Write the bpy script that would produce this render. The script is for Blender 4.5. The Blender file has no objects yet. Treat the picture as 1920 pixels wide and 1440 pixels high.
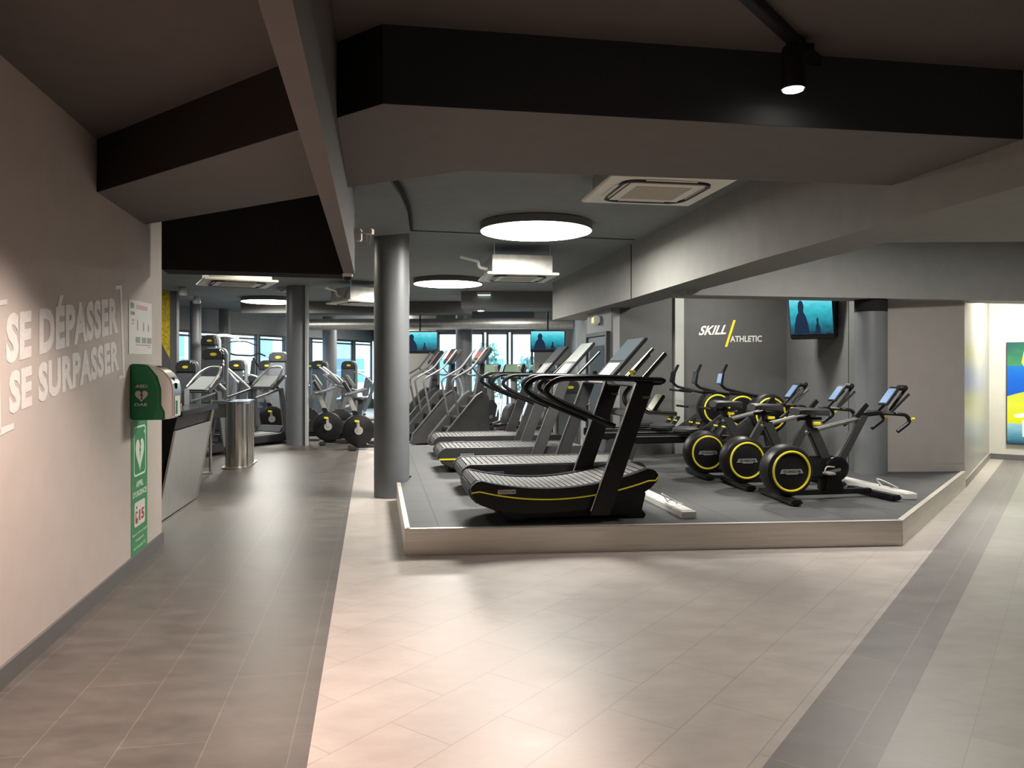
import bpy, bmesh, math, random
from math import sin, cos, pi, radians, sqrt, atan2
from mathutils import Vector, Matrix
random.seed(7)
sc = bpy.context.scene
COL = sc.collection

# ------------------------------------------------------------------ survey helpers
FPX, CX, HY, EYE = 1440.0, 960.0, 690.0, 1.5     # focal length in pixels, centre column, horizon row, eye height
def at_d(px, py, d):                              # point seen at (px, py) at depth d
    return Vector(((px-CX)/FPX*d, d, EYE-(py-HY)/FPX*d))
def at_z(px, py, z):                              # point seen at (px, py) at height z
    return at_d(px, py, (EYE-z)*FPX/(py-HY))
def on_plane(px, py, p0, p1):                     # point on the upright plane through plan points p0, p1
    k = (px-CX)/FPX
    dx, dy = p1[0]-p0[0], p1[1]-p0[1]
    t = (k*p0[1]-p0[0])/(dx-k*dy)
    return at_d(px, py, p0[1]+dy*t)

# ------------------------------------------------------------------ materials
MATS = {}
def mat(name, col, rough=.5, metal=0., noise=0., nscale=6., bump=0., bscale=60., spec=.5, emit=None, estr=0., aniso=None, coat=0.):
    m = bpy.data.materials.new(name); m.use_nodes = True
    nt = m.node_tree; b = nt.nodes['Principled BSDF']
    c = (*col, 1.)
    b.inputs['Base Color'].default_value = c
    b.inputs['Roughness'].default_value = rough
    b.inputs['Metallic'].default_value = metal
    b.inputs['Specular IOR Level'].default_value = spec
    if coat: b.inputs['Coat Weight'].default_value = coat
    if emit:
        b.inputs['Emission Color'].default_value = (*emit, 1.)
        b.inputs['Emission Strength'].default_value = estr
    tc = nt.nodes.new('ShaderNodeTexCoord')
    mp = nt.nodes.new('ShaderNodeMapping'); nt.links.new(tc.outputs['Object'], mp.inputs['Vector'])
    if aniso: mp.inputs['Scale'].default_value = aniso
    n = nt.nodes.new('ShaderNodeTexNoise'); n.inputs['Scale'].default_value = nscale; n.inputs['Detail'].default_value = 5
    nt.links.new(mp.outputs['Vector'], n.inputs['Vector'])
    r = nt.nodes.new('ShaderNodeValToRGB')
    a = max(noise, .02)
    r.color_ramp.elements[0].position = .3; r.color_ramp.elements[1].position = .7
    r.color_ramp.elements[0].color = tuple(max(0, x*(1-a)) for x in col)+(1,)
    r.color_ramp.elements[1].color = tuple(min(1, x*(1+a)) for x in col)+(1,)
    nt.links.new(n.outputs['Fac'], r.inputs['Fac'])
    nt.links.new(r.outputs['Color'], b.inputs['Base Color'])
    if bump:
        n2 = nt.nodes.new('ShaderNodeTexNoise'); n2.inputs['Scale'].default_value = bscale
        nt.links.new(mp.outputs['Vector'], n2.inputs['Vector'])
        bp = nt.nodes.new('ShaderNodeBump'); bp.inputs['Strength'].default_value = bump; bp.inputs['Distance'].default_value = .01
        nt.links.new(n2.outputs['Fac'], bp.inputs['Height']); nt.links.new(bp.outputs['Normal'], b.inputs['Normal'])
    MATS[name] = m
    return m

def tile_mat(name, c1, c2, mortar, bw, rh, msize, ang, rough, offset=.5, spec=.5, nz=.25, nsc=3., bump=.05):
    m = bpy.data.materials.new(name); m.use_nodes = True
    nt = m.node_tree; b = nt.nodes['Principled BSDF']; L = nt.links.new
    tc = nt.nodes.new('ShaderNodeTexCoord'); mp = nt.nodes.new('ShaderNodeMapping')
    L(tc.outputs['Object'], mp.inputs['Vector']); mp.inputs['Rotation'].default_value = (0, 0, -radians(ang))
    br = nt.nodes.new('ShaderNodeTexBrick'); br.offset = offset
    L(mp.outputs['Vector'], br.inputs['Vector'])
    br.inputs['Color1'].default_value = (*c1, 1); br.inputs['Color2'].default_value = (*c2, 1); br.inputs['Mortar'].default_value = (*mortar, 1)
    br.inputs['Scale'].default_value = 1; br.inputs['Brick Width'].default_value = bw; br.inputs['Row Height'].default_value = rh
    br.inputs['Mortar Size'].default_value = msize; br.inputs['Mortar Smooth'].default_value = .2
    n = nt.nodes.new('ShaderNodeTexNoise'); n.inputs['Scale'].default_value = nsc; n.inputs['Detail'].default_value = 8; n.inputs['Roughness'].default_value = .65
    mp2 = nt.nodes.new('ShaderNodeMapping'); L(tc.outputs['Object'], mp2.inputs['Vector']); mp2.inputs['Scale'].default_value = (1, 2.2, 1)
    mp2.inputs['Rotation'].default_value = (0, 0, -radians(ang))
    L(mp2.outputs['Vector'], n.inputs['Vector'])
    rp = nt.nodes.new('ShaderNodeValToRGB')
    rp.color_ramp.elements[0].position = .3; rp.color_ramp.elements[0].color = (1-nz,)*3+(1,)
    rp.color_ramp.elements[1].position = .7; rp.color_ramp.elements[1].color = (1+nz*.4,)*3+(1,)
    L(n.outputs['Fac'], rp.inputs['Fac'])
    mx = nt.nodes.new('ShaderNodeMix'); mx.data_type = 'RGBA'; mx.blend_type = 'MULTIPLY'; mx.inputs[0].default_value = 1
    L(br.outputs['Color'], mx.inputs[6]); L(rp.outputs['Color'], mx.inputs[7])
    L(mx.outputs[2], b.inputs['Base Color'])
    mr = nt.nodes.new('ShaderNodeMapRange'); mr.inputs['To Min'].default_value = rough-.08; mr.inputs['To Max'].default_value = rough+.1
    L(n.outputs['Fac'], mr.inputs['Value']); L(mr.outputs['Result'], b.inputs['Roughness'])
    b.inputs['Specular IOR Level'].default_value = spec
    bp = nt.nodes.new('ShaderNodeBump'); bp.inputs['Strength'].default_value = bump; bp.inputs['Distance'].default_value = .004
    sb = nt.nodes.new('ShaderNodeMath'); sb.operation = 'SUBTRACT'
    L(n.outputs['Fac'], sb.inputs[0]); L(br.outputs['Fac'], sb.inputs[1])
    L(sb.outputs[0], bp.inputs['Height']); L(bp.outputs['Normal'], b.inputs['Normal'])
    MATS[name] = m
    return m

def glass_mat(name, tint, gloss=.06, rough=.02):
    m = bpy.data.materials.new(name); m.use_nodes = True
    nt = m.node_tree; nt.nodes.clear(); L = nt.links.new
    o = nt.nodes.new('ShaderNodeOutputMaterial'); t = nt.nodes.new('ShaderNodeBsdfTransparent'); g = nt.nodes.new('ShaderNodeBsdfGlossy')
    mx = nt.nodes.new('ShaderNodeMixShader'); lw = nt.nodes.new('ShaderNodeLayerWeight'); lw.inputs['Blend'].default_value = .25
    ma = nt.nodes.new('ShaderNodeMath'); ma.operation = 'MULTIPLY_ADD'; ma.inputs[1].default_value = .6; ma.inputs[2].default_value = gloss
    t.inputs['Color'].default_value = (*tint, 1); g.inputs['Roughness'].default_value = rough
    L(lw.outputs['Fresnel'], ma.inputs[0]); L(ma.outputs[0], mx.inputs[0]); L(t.outputs[0], mx.inputs[1]); L(g.outputs[0], mx.inputs[2]); L(mx.outputs[0], o.inputs['Surface'])
    MATS[name] = m
    return m

def screen_mat(name, cols, strength, axis=2):
    """an image-like glow: a ramp of colours up the object's own height with soft noise"""
    m = bpy.data.materials.new(name); m.use_nodes = True
    nt = m.node_tree; b = nt.nodes['Principled BSDF']; L = nt.links.new
    tc = nt.nodes.new('ShaderNodeTexCoord'); sp = nt.nodes.new('ShaderNodeSeparateXYZ'); L(tc.outputs['Generated'], sp.inputs[0])
    n = nt.nodes.new('ShaderNodeTexNoise'); n.inputs['Scale'].default_value = 7; n.inputs['Detail'].default_value = 4
    L(tc.outputs['Generated'], n.inputs['Vector'])
    ad = nt.nodes.new('ShaderNodeMath'); ad.operation = 'MULTIPLY_ADD'; ad.inputs[1].default_value = .35
    L(n.outputs['Fac'], ad.inputs[0])
    sb = nt.nodes.new('ShaderNodeMath'); sb.operation = 'SUBTRACT'; sb.inputs[1].default_value = .17
    L(sp.outputs[axis], sb.inputs[0]); L(sb.outputs[0], ad.inputs[2])
    r = nt.nodes.new('ShaderNodeValToRGB')
    while len(r.color_ramp.elements) < len(cols): r.color_ramp.elements.new(.5)
    for e, (p, c) in zip(r.color_ramp.elements, cols): e.position = p; e.color = (*c, 1)
    L(ad.outputs[0], r.inputs['Fac'])
    b.inputs['Base Color'].default_value = (.01, .01, .01, 1); b.inputs['Roughness'].default_value = .25
    L(r.outputs['Color'], b.inputs['Emission Color']); b.inputs['Emission Strength'].default_value = strength
    MATS[name] = m
    return m

M = MATS
mat('wall_paint', (.56, .495, .455), .75, noise=.03, bump=.04, bscale=180)
mat('grey_wall', (.135, .138, .137), .7, noise=.04, bump=.04, bscale=180)
mat('hall_wall', (.26, .275, .28), .75, noise=.03)
mat('post_grey', (.36, .37, .34), .5, noise=.04)
mat('dark_chrome', (.13, .13, .13), .28, 1.)
mat('bulkhead_grey', (.23, .23, .215), .72, noise=.05, bump=.03, bscale=200)
mat('tube_grey', (.11, .115, .12), .4, .2, noise=.04)
mat('dark_wall', (.085, .086, .083), .7, noise=.05, bump=.04, bscale=180)
mat('taupe_wall', (.40, .365, .35), .7, noise=.03, bump=.03, bscale=180)
mat('cream_wall', (.62, .60, .55), .6, noise=.03, bump=.03, bscale=180)
mat('silver_wall', (.50, .50, .47), .35, noise=.06, nscale=3, aniso=(6, 6, .4))
mat('beige_wall', (.42, .41, .38), .7, noise=.03)
mat('ceiling_brown', (.105, .09, .083), .8, noise=.06, bump=.03, bscale=200)
mat('ceiling_grey', (.22, .235, .235), .8, noise=.05, bump=.03, bscale=200)
mat('beam_black', (.018, .017, .017), .9, noise=.08, spec=.2)
mat('beam_brown', (.135, .122, .115), .75, noise=.05, bump=.03, bscale=200)
mat('beam_grey', (.32, .325, .315), .7, noise=.04, bump=.03, bscale=200)
mat('column_grey', (.155, .163, .172), .42, noise=.04)
mat('joint_black', (.012, .012, .012), .9)
mat('skirting', (.13, .125, .125), .5, noise=.05)
mat('skirting_light', (.36, .33, .31), .5, noise=.04)
mat('steel', (.56, .53, .48), .36, 1., noise=.06, nscale=5, aniso=(1, 1, 14))
mat('steel_bright', (.74, .72, .68), .2, 1., noise=.05, nscale=4, aniso=(8, 8, .6))
mat('kerb_steel', (.70, .655, .59), .38, .55, noise=.08, nscale=4, aniso=(.6, .6, 14))
mat('aluminium', (.62, .62, .60), .38, 1., noise=.04)
mat('chrome', (.8, .8, .8), .14, 1.)
mat('black_plastic', (.010, .010, .011), .42, noise=.1, spec=.35)
mat('black_gloss', (.006, .006, .007), .3, noise=.05, spec=.3)
mat('black_metal', (.010, .010, .011), .35, 0, noise=.1, spec=.35)
mat('charcoal', (.028, .029, .031), .5, noise=.08)
mat('slat_grey', (.10, .10, .098), .55, noise=.15, nscale=14, bump=.1, bscale=200)
mat('graphite', (.036, .037, .038), .45, 0, noise=.08)
mat('mid_grey', (.17, .178, .183), .42, .1, noise=.05)
mat('blue_grey', (.115, .13, .145), .5, noise=.05)
mat('pale_grey', (.52, .53, .52), .4, noise=.04)
mat('silver_paint', (.60, .60, .58), .32, .6, noise=.04)
mat('white_plastic', (.74, .73, .69), .4, noise=.03)
mat('ac_white', (.88, .855, .77), .45, noise=.02)
mat('ac_grille', (.50, .45, .36), .6, noise=.08, nscale=60)
mat('galvanised', (.50, .50, .48), .42, .85, noise=.1, nscale=12)
mat('paper', (.78, .77, .73), .7, noise=.02)
mat('yellow', (.78, .66, .03), .4, noise=.04, emit=(.8, .66, .02), estr=.10)
mat('yellow_wall', (.80, .58, .04), .6, noise=.35, nscale=22)
mat('green', (.004, .22, .075), .4, noise=.04)
mat('sign_green', (.03, .27, .085), .45, noise=.03)
mat('white_ink', (.74, .71, .68), .6, noise=.02)
mat('mint_ink', (.72, .84, .70), .6)
mat('lettering_white', (.80, .76, .73), .6, noise=.06, nscale=40)
mat('red_ink', (.42, .03, .04), .5)
mat('grey_ink', (.30, .30, .32), .6)
mat('pink_ink', (.62, .34, .38), .6)
mat('black_ink', (.02, .03, .02), .6)
mat('saddle_black', (.028, .028, .03), .5, bump=.1, bscale=150)
mat('seat_vinyl', (.12, .13, .15), .45, noise=.06)
mat('wood_beige', (.48, .40, .30), .55, noise=.12, nscale=9)
mat('facade_white', (.86, .89, .90), .8, noise=.05, nscale=.6)
mat('facade_glass', (.20, .42, .66), .2, noise=.25, nscale=.8)
mat('pavement', (.45, .47, .48), .9, noise=.1)
mat('leaf', (.16, .28, .22), .7, noise=.4, nscale=5)
mat('bark', (.12, .10, .09), .9, noise=.3)
mat('lamp_glow', (1, .95, .85), .5, emit=(1, .93, .80), estr=11)
mat('spot_glow', (1, .95, .85), .5, emit=(1, .86, .70), estr=40)
mat('exit_glow', (.9, .8, .2), .5, emit=(1., .75, .12), estr=1.6)
mat('led_glow', (.9, .95, .95), .5, emit=(.8, 1, .92), estr=3)
mat('screen_blue', (.03, .05, .08), .35, emit=(.36, .56, .90), estr=.6)
mat('screen_green', (.1, .14, .1), .25, emit=(.28, .42, .26), estr=.35)
mat('screen_pale', (.2, .21, .2), .5, spec=.15, emit=(.60, .66, .60), estr=.35)
mat('screen_lime', (.2, .22, .1), .25, emit=(.42, .46, .26), estr=.3)
mat('screen_slate', (.022, .028, .031), .6, spec=.03, emit=(.22, .27, .31), estr=.22)
mat('tv_navy', (.01, .015, .03), .3, emit=(.0, .02, .06), estr=.6)
mat('steel_brushed', (.86, .83, .77), .34, 1., noise=.05, nscale=4, aniso=(8, 8, .6))
_b = MATS['steel_brushed'].node_tree; _p = _b.nodes['Principled BSDF']; _p.inputs['Anisotropic'].default_value = .92
_t = _b.nodes.new('ShaderNodeTangent'); _t.direction_type = 'RADIAL'; _t.axis = 'X'; _b.links.new(_t.outputs[0], _p.inputs['Tangent'])
mat('screen_red', (.08, .03, .03), .3, emit=(.5, .16, .10), estr=.22)
glass_mat('pane', (.70, .90, 1), .03)
glass_mat('clear_glass', (.86, .93, .90), .1)
screen_mat('tv_teal', [(0, (.005, .02, .05)), (.3, (.01, .22, .30)), (.7, (.04, .55, .66)), (1, (.25, .85, .95))], 1.0)
screen_mat('art_green', [(0, (.02, .30, .10)), (.5, (.10, .50, .16)), (1, (.03, .22, .18))], .95)
screen_mat('art_blue', [(0, (.0, .12, .75)), (.6, (.0, .22, .85)), (1, (.02, .34, .80))], 1.0)
screen_mat('art_yellow', [(0, (.85, .85, .0)), (.6, (.95, .95, .06)), (1, (.75, .85, .05))], 1.0)
screen_mat('art_teal', [(0, (.0, .06, .12)), (.5, (.14, .42, .50)), (1, (.40, .70, .75))], .95)
mat('art_white', (.9, .95, .95), .5, emit=(.85, .95, .95), estr=.9)
mat('art_gold', (.6, .5, .05), .5, emit=(.75, .62, .06), estr=.8)
tile_mat('floor_light', (.45, .405, .375), (.425, .382, .352), (.30, .265, .245), .66, .335, .0022, 53.5, .42, nz=.16)
tile_mat('floor_dark', (.118, .105, .095), (.104, .093, .084), (.20, .175, .155), 1.3, .335, .0018, 100, .38, nz=.35, bump=.10)
tile_mat('floor_band', (.20, .185, .18), (.18, .165, .165), (.30, .28, .27), .66, .36, .0018, 53.7, .42, nz=.2)
tile_mat('floor_far', (.30, .288, .265), (.27, .26, .24), (.24, .23, .22), .66, .345, .0025, 53.7, .42, nz=.2)
tile_mat('rubber', (.066, .069, .070), (.060, .063, .064), (.022, .022, .022), .5, .5, .006, 100, .62, offset=0, nz=.25, nsc=9)

# ------------------------------------------------------------------ mesh building
def catmull(pts, n=6):
    pts = [Vector(p) for p in pts]; out = []
    for i in range(len(pts)-1):
        p0 = pts[max(i-1, 0)]; p1 = pts[i]; p2 = pts[i+1]; p3 = pts[min(i+2, len(pts)-1)]
        for k in range(n):
            t = k/n
            out.append(.5*((2*p1)+(p2-p0)*t+(2*p0-5*p1+4*p2-p3)*t*t+(3*p1-p0-3*p2+p3)*t**3))
    out.append(pts[-1]); return out
def rounded(pts, r=.06, n=5):
    """polyline with its inner corners rounded"""
    pts = [Vector(p) for p in pts]; out = [pts[0]]
    for a, b, c in zip(pts, pts[1:], pts[2:]):
        u = (a-b); v = (c-b); k = min(r, u.length*.49, v.length*.49)
        p, q = b+u.normalized()*k, b+v.normalized()*k
        for i in range(n+1):
            t = i/n; out.append((1-t)**2*p+2*t*(1-t)*b+t*t*q)
    out.append(pts[-1]); return out

class MB:
    def __init__(s): s.v = []; s.f = []
    def add(s, vs, fs):
        b = len(s.v); s.v += [tuple(v) for v in vs]; s.f += [tuple(i+b for i in f) for f in fs]; return s
    def quad(s, *p): return s.add(p, [tuple(range(len(p)))])
    def box(s, c, d, rot=None):
        x, y, z = d[0]/2, d[1]/2, d[2]/2
        vs = [Vector((i*x, j*y, k*z)) for i in (-1, 1) for j in (-1, 1) for k in (-1, 1)]
        if rot is not None: vs = [rot @ v for v in vs]
        c = Vector(c)
        return s.add([v+c for v in vs], [(0, 1, 3, 2), (4, 6, 7, 5), (0, 4, 5, 1), (2, 3, 7, 6), (0, 2, 6, 4), (1, 5, 7, 3)])
    def boxz(s, x0, x1, y0, y1, z0, z1): return s.box(((x0+x1)/2, (y0+y1)/2, (z0+z1)/2), (x1-x0, y1-y0, z1-z0))
    def bar(s, p, q, w, h, up=(0, 0, 1)):
        p, q = Vector(p), Vector(q); d = (q-p); L = d.length; d.normalize()
        side = Vector(up).cross(d)
        if side.length < 1e-4: side = Vector((1, 0, 0)).cross(d)
        side.normalize(); u = d.cross(side)
        return s.box((p+q)/2, (L, w, h), Matrix((d, side, u)).transposed())
    def tube(s, pts, r, seg=8, closed=False, flat=1.):
        pts = [Vector(p) for p in pts]; n = len(pts); vs = []; fs = []
        up = None
        for i, p in enumerate(pts):
            a = pts[i-1] if (i or closed) else p; b = pts[(i+1) % n] if (i < n-1 or closed) else p
            t = (b-a).normalized()
            if up is None:
                up = Vector((0, 0, 1)) if abs(t.z) < .9 else Vector((0, 1, 0))
            up = (up-t*up.dot(t)); up.normalize(); sd = t.cross(up)
            rr = r(i/(n-1)) if callable(r) else r
            for k in range(seg):
                an = 2*pi*k/seg; vs.append(p+sd*cos(an)*rr*flat+up*sin(an)*rr)
        m = n if closed else n-1
        for i in range(m):
            for k in range(seg):
                a = i*seg+k; b = i*seg+(k+1) % seg; c = ((i+1) % n)*seg+(k+1) % seg; d = ((i+1) % n)*seg+k
                fs.append((a, b, c, d))
        if not closed:
            fs.append(tuple(reversed(range(seg)))); fs.append(tuple(range((n-1)*seg, n*seg)))
        return s.add(vs, fs)
    def cyl(s, p, q, r, r2=None, seg=20):
        r2 = r if r2 is None else r2
        return s.tube([p, q], lambda t: r+(r2-r)*t, seg)
    def lathe(s, prof, o=(0, 0, 0), axis='Z', seg=32):
        """prof = [(radius, height)]; closed at the ends when the radius is 0"""
        vs = []; fs = []; o = Vector(o)
        for r, h in prof:
            for k in range(seg):
                a = 2*pi*k/seg; x, y = r*cos(a), r*sin(a)
                vs.append(o+(Vector((x, y, h)) if axis == 'Z' else Vector((x, h, y)) if axis == 'Y' else Vector((h, x, y))))
        for i in range(len(prof)-1):
            for k in range(seg):
                fs.append((i*seg+k, i*seg+(k+1) % seg, (i+1)*seg+(k+1) % seg, (i+1)*seg+k))
        fs.append(tuple(range(seg))); fs.append(tuple(range((len(prof)-1)*seg, len(prof)*seg)))
        return s.add(vs, fs)
    def torus(s, o, R, r, axis='Y', seg=36, rs=8):
        o = Vector(o); pts = []
        for k in range(seg):
            a = 2*pi*k/seg; x, y = R*cos(a), R*sin(a)
            pts.append(o+(Vector((x, y, 0)) if axis == 'Z' else Vector((x, 0, y)) if axis == 'Y' else Vector((0, x, y))))
        return s.tube(pts, r, rs, closed=True)
    def prism(s, poly, a, b, axis='Y'):
        """2-D outline (x,z for axis Y; x,y for Z; y,z for X) pulled from a to b"""
        n = len(poly)
        f = {'Y': lambda p, t: (p[0], t, p[1]), 'Z': lambda p, t: (p[0], p[1], t), 'X': lambda p, t: (t, p[0], p[1])}[axis]
        vs = [f(p, a) for p in poly]+[f(p, b) for p in poly]
        fs = [tuple(range(n)), tuple(reversed(range(n, 2*n)))]+[(i, i+n, (i+1) % n+n, (i+1) % n) for i in range(n)]
        return s.add(vs, fs)
    def build(s, name, m, parent=None, bevel=0., seg=2, smooth=True, loc=None, ang=38):
        bm = bmesh.new()
        vs = [bm.verts.new(v) for v in s.v]
        for f in s.f:
            try: bm.faces.new([vs[i] for i in f])
            except ValueError: pass
        bmesh.ops.recalc_face_normals(bm, faces=bm.faces[:])
        if bevel:
            es = [e for e in bm.edges if len(e.link_faces) == 2 and e.calc_face_angle(0) > .6]
            bmesh.ops.bevel(bm, geom=es, offset=bevel, segments=seg, affect='EDGES', clamp_overlap=True)
        me = bpy.data.meshes.new(name); bm.to_mesh(me); bm.free()
        if smooth:
            me.shade_smooth(); me.set_sharp_from_angle(angle=radians(ang))
        me.materials.append(M[m] if isinstance(m, str) else m)
        o = bpy.data.objects.new(name, me); COL.objects.link(o)
        if parent is not None: o.parent = parent
        if loc is not None: o.location = loc
        return o

def tag(o, label, cat, group=None, kind=None):
    o['label'] = label; o['category'] = cat
    if group: o['group'] = group
    if kind: o['kind'] = kind
    return o
def thing(name, label, cat, loc=(0, 0, 0), rz=0., group=None):
    o = bpy.data.objects.new(name, None); COL.objects.link(o); o.empty_display_size = .1
    o.location = loc; o.rotation_euler = (0, 0, radians(rz))
    return tag(o, label, cat, group)
def struct(o): o['kind'] = 'structure'; return o
def dup(src, loc, rz, label=None, scale=None):
    def rec(o, par):
        c = o.copy(); COL.objects.link(c)
        if par is not None: c.parent = par
        for ch in list(o.children): rec(ch, c)
        return c
    r = rec(src, None); r.location = loc; r.rotation_euler = (0, 0, radians(rz))
    if scale: r.scale = scale
    if label: r['label'] = label
    return r

def text_geo(body, offset=0., shear=0., space=1.):
    cu = bpy.data.curves.new('tmp', 'FONT'); cu.body = body; cu.offset = offset; cu.shear = shear; cu.space_character = space
    cu.resolution_u = 3; cu.fill_mode = 'FRONT'
    o = bpy.data.objects.new('tmp', cu); COL.objects.link(o)
    dg = bpy.context.evaluated_depsgraph_get(); dg.update()
    me = bpy.data.meshes.new_from_object(o.evaluated_get(dg), depsgraph=dg)
    vs = [v.co.copy() for v in me.vertices]; fs = [tuple(p.vertices) for p in me.polygons]
    bpy.data.objects.remove(o); bpy.data.curves.remove(cu); bpy.data.meshes.remove(me)
    x0 = min(v.x for v in vs); x1 = max(v.x for v in vs); y0 = min(v.y for v in vs); y1 = max(v.y for v in vs)
    return [((v.x-x0)/(x1-x0), (v.y-y0)/(y1-y0)) for v in vs], fs
def text_on(mb, body, bl, br, tr, tl, **k):
    """lettering stretched over the quad bottom-left, bottom-right, top-right, top-left"""
    uv, fs = text_geo(body, **k); bl, br, tr, tl = map(Vector, (bl, br, tr, tl))
    return mb.add([(bl*(1-u)+br*u)*(1-v)+(tl*(1-u)+tr*u)*v for u, v in uv], fs)

# ------------------------------------------------------------------ camera
cam = bpy.data.cameras.new('camera'); co = bpy.data.objects.new('camera', cam); COL.objects.link(co)
cam.sensor_width = 36; cam.lens = 36*FPX/1920; cam.shift_y = -(720-HY)/1920
co.location = (0, 0, EYE); co.rotation_euler = (pi/2, 0, 0); cam.clip_end = 200; cam.clip_start = .05
sc.camera = co
sc.view_settings.view_transform = 'Standard'; sc.view_settings.look = 'None'; sc.view_settings.exposure = 0

ZF, ZM, ZB, ZL, ZD, ZX = 2.97, 3.10, 2.63, 2.27, 2.40, 2.34   # front ceiling, gym ceiling, big beam, low wing, long bulkhead
PZ = .205                                           # platform height
def flat(name, poly, z, m, thick=0):
    mb = MB()
    if thick: mb.prism(poly, z, z+thick, 'Z')
    else: mb.quad(*[(p[0], p[1], z) for p in poly])
    o = mb.build(name, m, smooth=False)
    if not thick and o.data.polygons[0].normal.z < 0: o.data.flip_normals()
    return struct(o)
def wall(name, pts, z0, z1, m, t=.12, side=1):
    """upright slab along a plan polyline, its thickness on one side"""
    off = []
    for i, p in enumerate(pts):
        a = Vector(pts[max(i-1, 0)]); b = Vector(pts[min(i+1, len(pts)-1)]); d = (b-a).normalized()
        off.append((p[0]-d.y*t*side, p[1]+d.x*t*side))
    poly = list(pts)+off[::-1]
    return struct(MB().prism(poly, z0, z1, 'Z').build(name, m, smooth=False))

# ------------------------------------------------------------------ floors
def lwall(y): return -2.4-.2*(y-3.6)                # plan line of the lettered wall
def border(y): return -.77-.182*(y-2.88)            # edge between dark and pale vinyl
s36, c36 = sin(radians(36.3)), cos(radians(36.3))
def edge1(y): return .936+(y-2.88)*s36/c36
def edge2(y): return 1.366+(y-2.88)*s36/c36
AX = -.431                                           # where the strips would meet, behind the viewer
flat('floor_left', [(-13, -3), (AX, -3), (AX, 1.018), (border(32), 32), (-13, 32)], 0, 'floor_dark')
flat('floor', [(AX, 1.018), (edge1(14), 14), (9.2, 32), (border(32), 32)], 0, 'floor_light')
flat('floor_band', [(AX, -3), (0, -3), (0, 1.02), (edge2(14), 14), (edge1(14), 14), (AX, 1.018)], 0, 'floor_band')
flat('floor_right', [(0, -3), (12, -3), (12, 14), (edge2(14), 14), (0, 1.02)], 0, 'floor_far')
flat('ground', [(-60, -30), (60, -30), (60, 90), (-60, 90)], -.03, 'pavement')

# ------------------------------------------------------------------ ceilings and beams
flat('ceiling', [(-13, 5.0), (12, 5.0), (12, 21.7), (-2.98, 21.7), (-5.1, 29.2), (-5.6, 29.0), (-9.3, 19.4), (-9.3, 16.3), (-13, 16.3)], ZM, 'ceiling_grey', .4)
flat('ceiling_front', [(-13, -3.2), (12, -3.2), (12, 5.05), (-13, 5.05)], ZF, 'ceiling_brown', .53)
P1 = at_z(185, 360, ZB); P2 = at_z(718, 195, ZB); P3 = at_z(1920, 262, ZB)
d23 = (P3-P2); P3e = P2+d23*(6.4/d23.x); d12 = (P1-P2); P1e = P2+d12*(3.4/abs(d12.x))
B1 = at_z(283, 419, ZB); B2 = at_z(600, 365, ZB); B3 = at_z(650, 352, ZB); B4 = at_z(870, 320, ZB); B5 = at_z(1690, 348, ZB)
B5e = B4+(B5-B4)*(6.2/(B5-B4).x); B0 = B2+(B1-B2)*1.35
# brown soffit slab; thin facings give its two front faces darker colours
soff = [P1e, P2, P3e, B5e, B4, B3, B2, B1, B0]
struct(MB().prism([(p.x, p.y) for p in soff], ZB, ZM+.2, 'Z').build('beam', 'beam_brown', smooth=False))
def off2(a, b, t=.006):
    d = (b-a); n = Vector((d.y, -d.x, 0)).normalized()
    return n*t
def facing(name, a, b, z0, z1, m, t=.006):
    a, b = Vector((a.x, a.y, 0)), Vector((b.x, b.y, 0)); n = off2(a, b, t)
    p = [a, b, b+n, a+n]
    return struct(MB().prism([(q.x, q.y) for q in p], z0, z1, 'Z').build(name, m, smooth=False))
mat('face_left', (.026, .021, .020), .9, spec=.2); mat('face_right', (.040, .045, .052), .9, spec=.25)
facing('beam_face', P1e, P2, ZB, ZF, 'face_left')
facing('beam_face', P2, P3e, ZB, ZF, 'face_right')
# the thin blade that runs away over the walkway
K0, K1, K2, K3 = at_z(483, 0, ZL), at_z(645, 515, ZL), at_z(665, 515, ZL), at_z(548, 0, ZL)
def ext(a, b, k): return b+(b-a)*k
K0e, K3e = ext(K1, K0, .9), ext(K2, K3, .9)
struct(MB().prism([(p.x, p.y) for p in (K0e, K1, K2, K3e)], ZL, ZM+.1, 'Z').build('beam_blade', 'beam_brown', smooth=False))
# the low black wing between the wall and the blade
W0, W1 = at_z(303, 505, ZL), at_z(645, 515, ZL)
wd = (W1-W0).normalized(); wn = Vector((-wd.y, wd.x, 0))
struct(MB().prism([(p.x, p.y) for p in (W0, W1, W1+wn*.3, W0+wn*.3)], ZL, ZM+.1, 'Z').build('beam_wing', 'beam_black', smooth=False))
# long bulkhead along the training platform
Dl = [at_z(1920, 348, ZD), at_z(1422, 487, ZD), at_z(1184, 560, ZD), at_z(1036, 600, ZD)]
Dr = [at_z(1920, 453, ZD), at_z(1660, 455, ZD), at_z(1290, 550, ZD)]
D0 = ext(Dl[1], Dl[0], 1.02)
De = Dl[3]+Vector((.62, .12, 0))
dpoly = [D0]+Dl+[De, Dr[2], Dr[1], Dr[0], Vector((9, Dr[0].y, 0)), Vector((9, D0.y, 0))]
struct(MB().prism([(p.x, p.y) for p in dpoly], ZD, ZM+.1, 'Z').build('beam_bulkhead', 'bulkhead_grey', smooth=False))
Jd = (Dl[3]-Dl[2]).normalized(); J = Dl[2]
struct(MB().bar((J.x-.004, J.y, ZD), (J.x-.004, J.y, ZM), .012, .012).build('trim_1', 'joint_black', smooth=False))
ja = at_z(770, 432, ZM); jb = at_z(1190, 449, ZM)
struct(MB().bar((ja.x, ja.y, ZM-.002), (jb.x, jb.y, ZM-.002), .035, .008).build('trim_2', 'joint_black', smooth=False))
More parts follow.
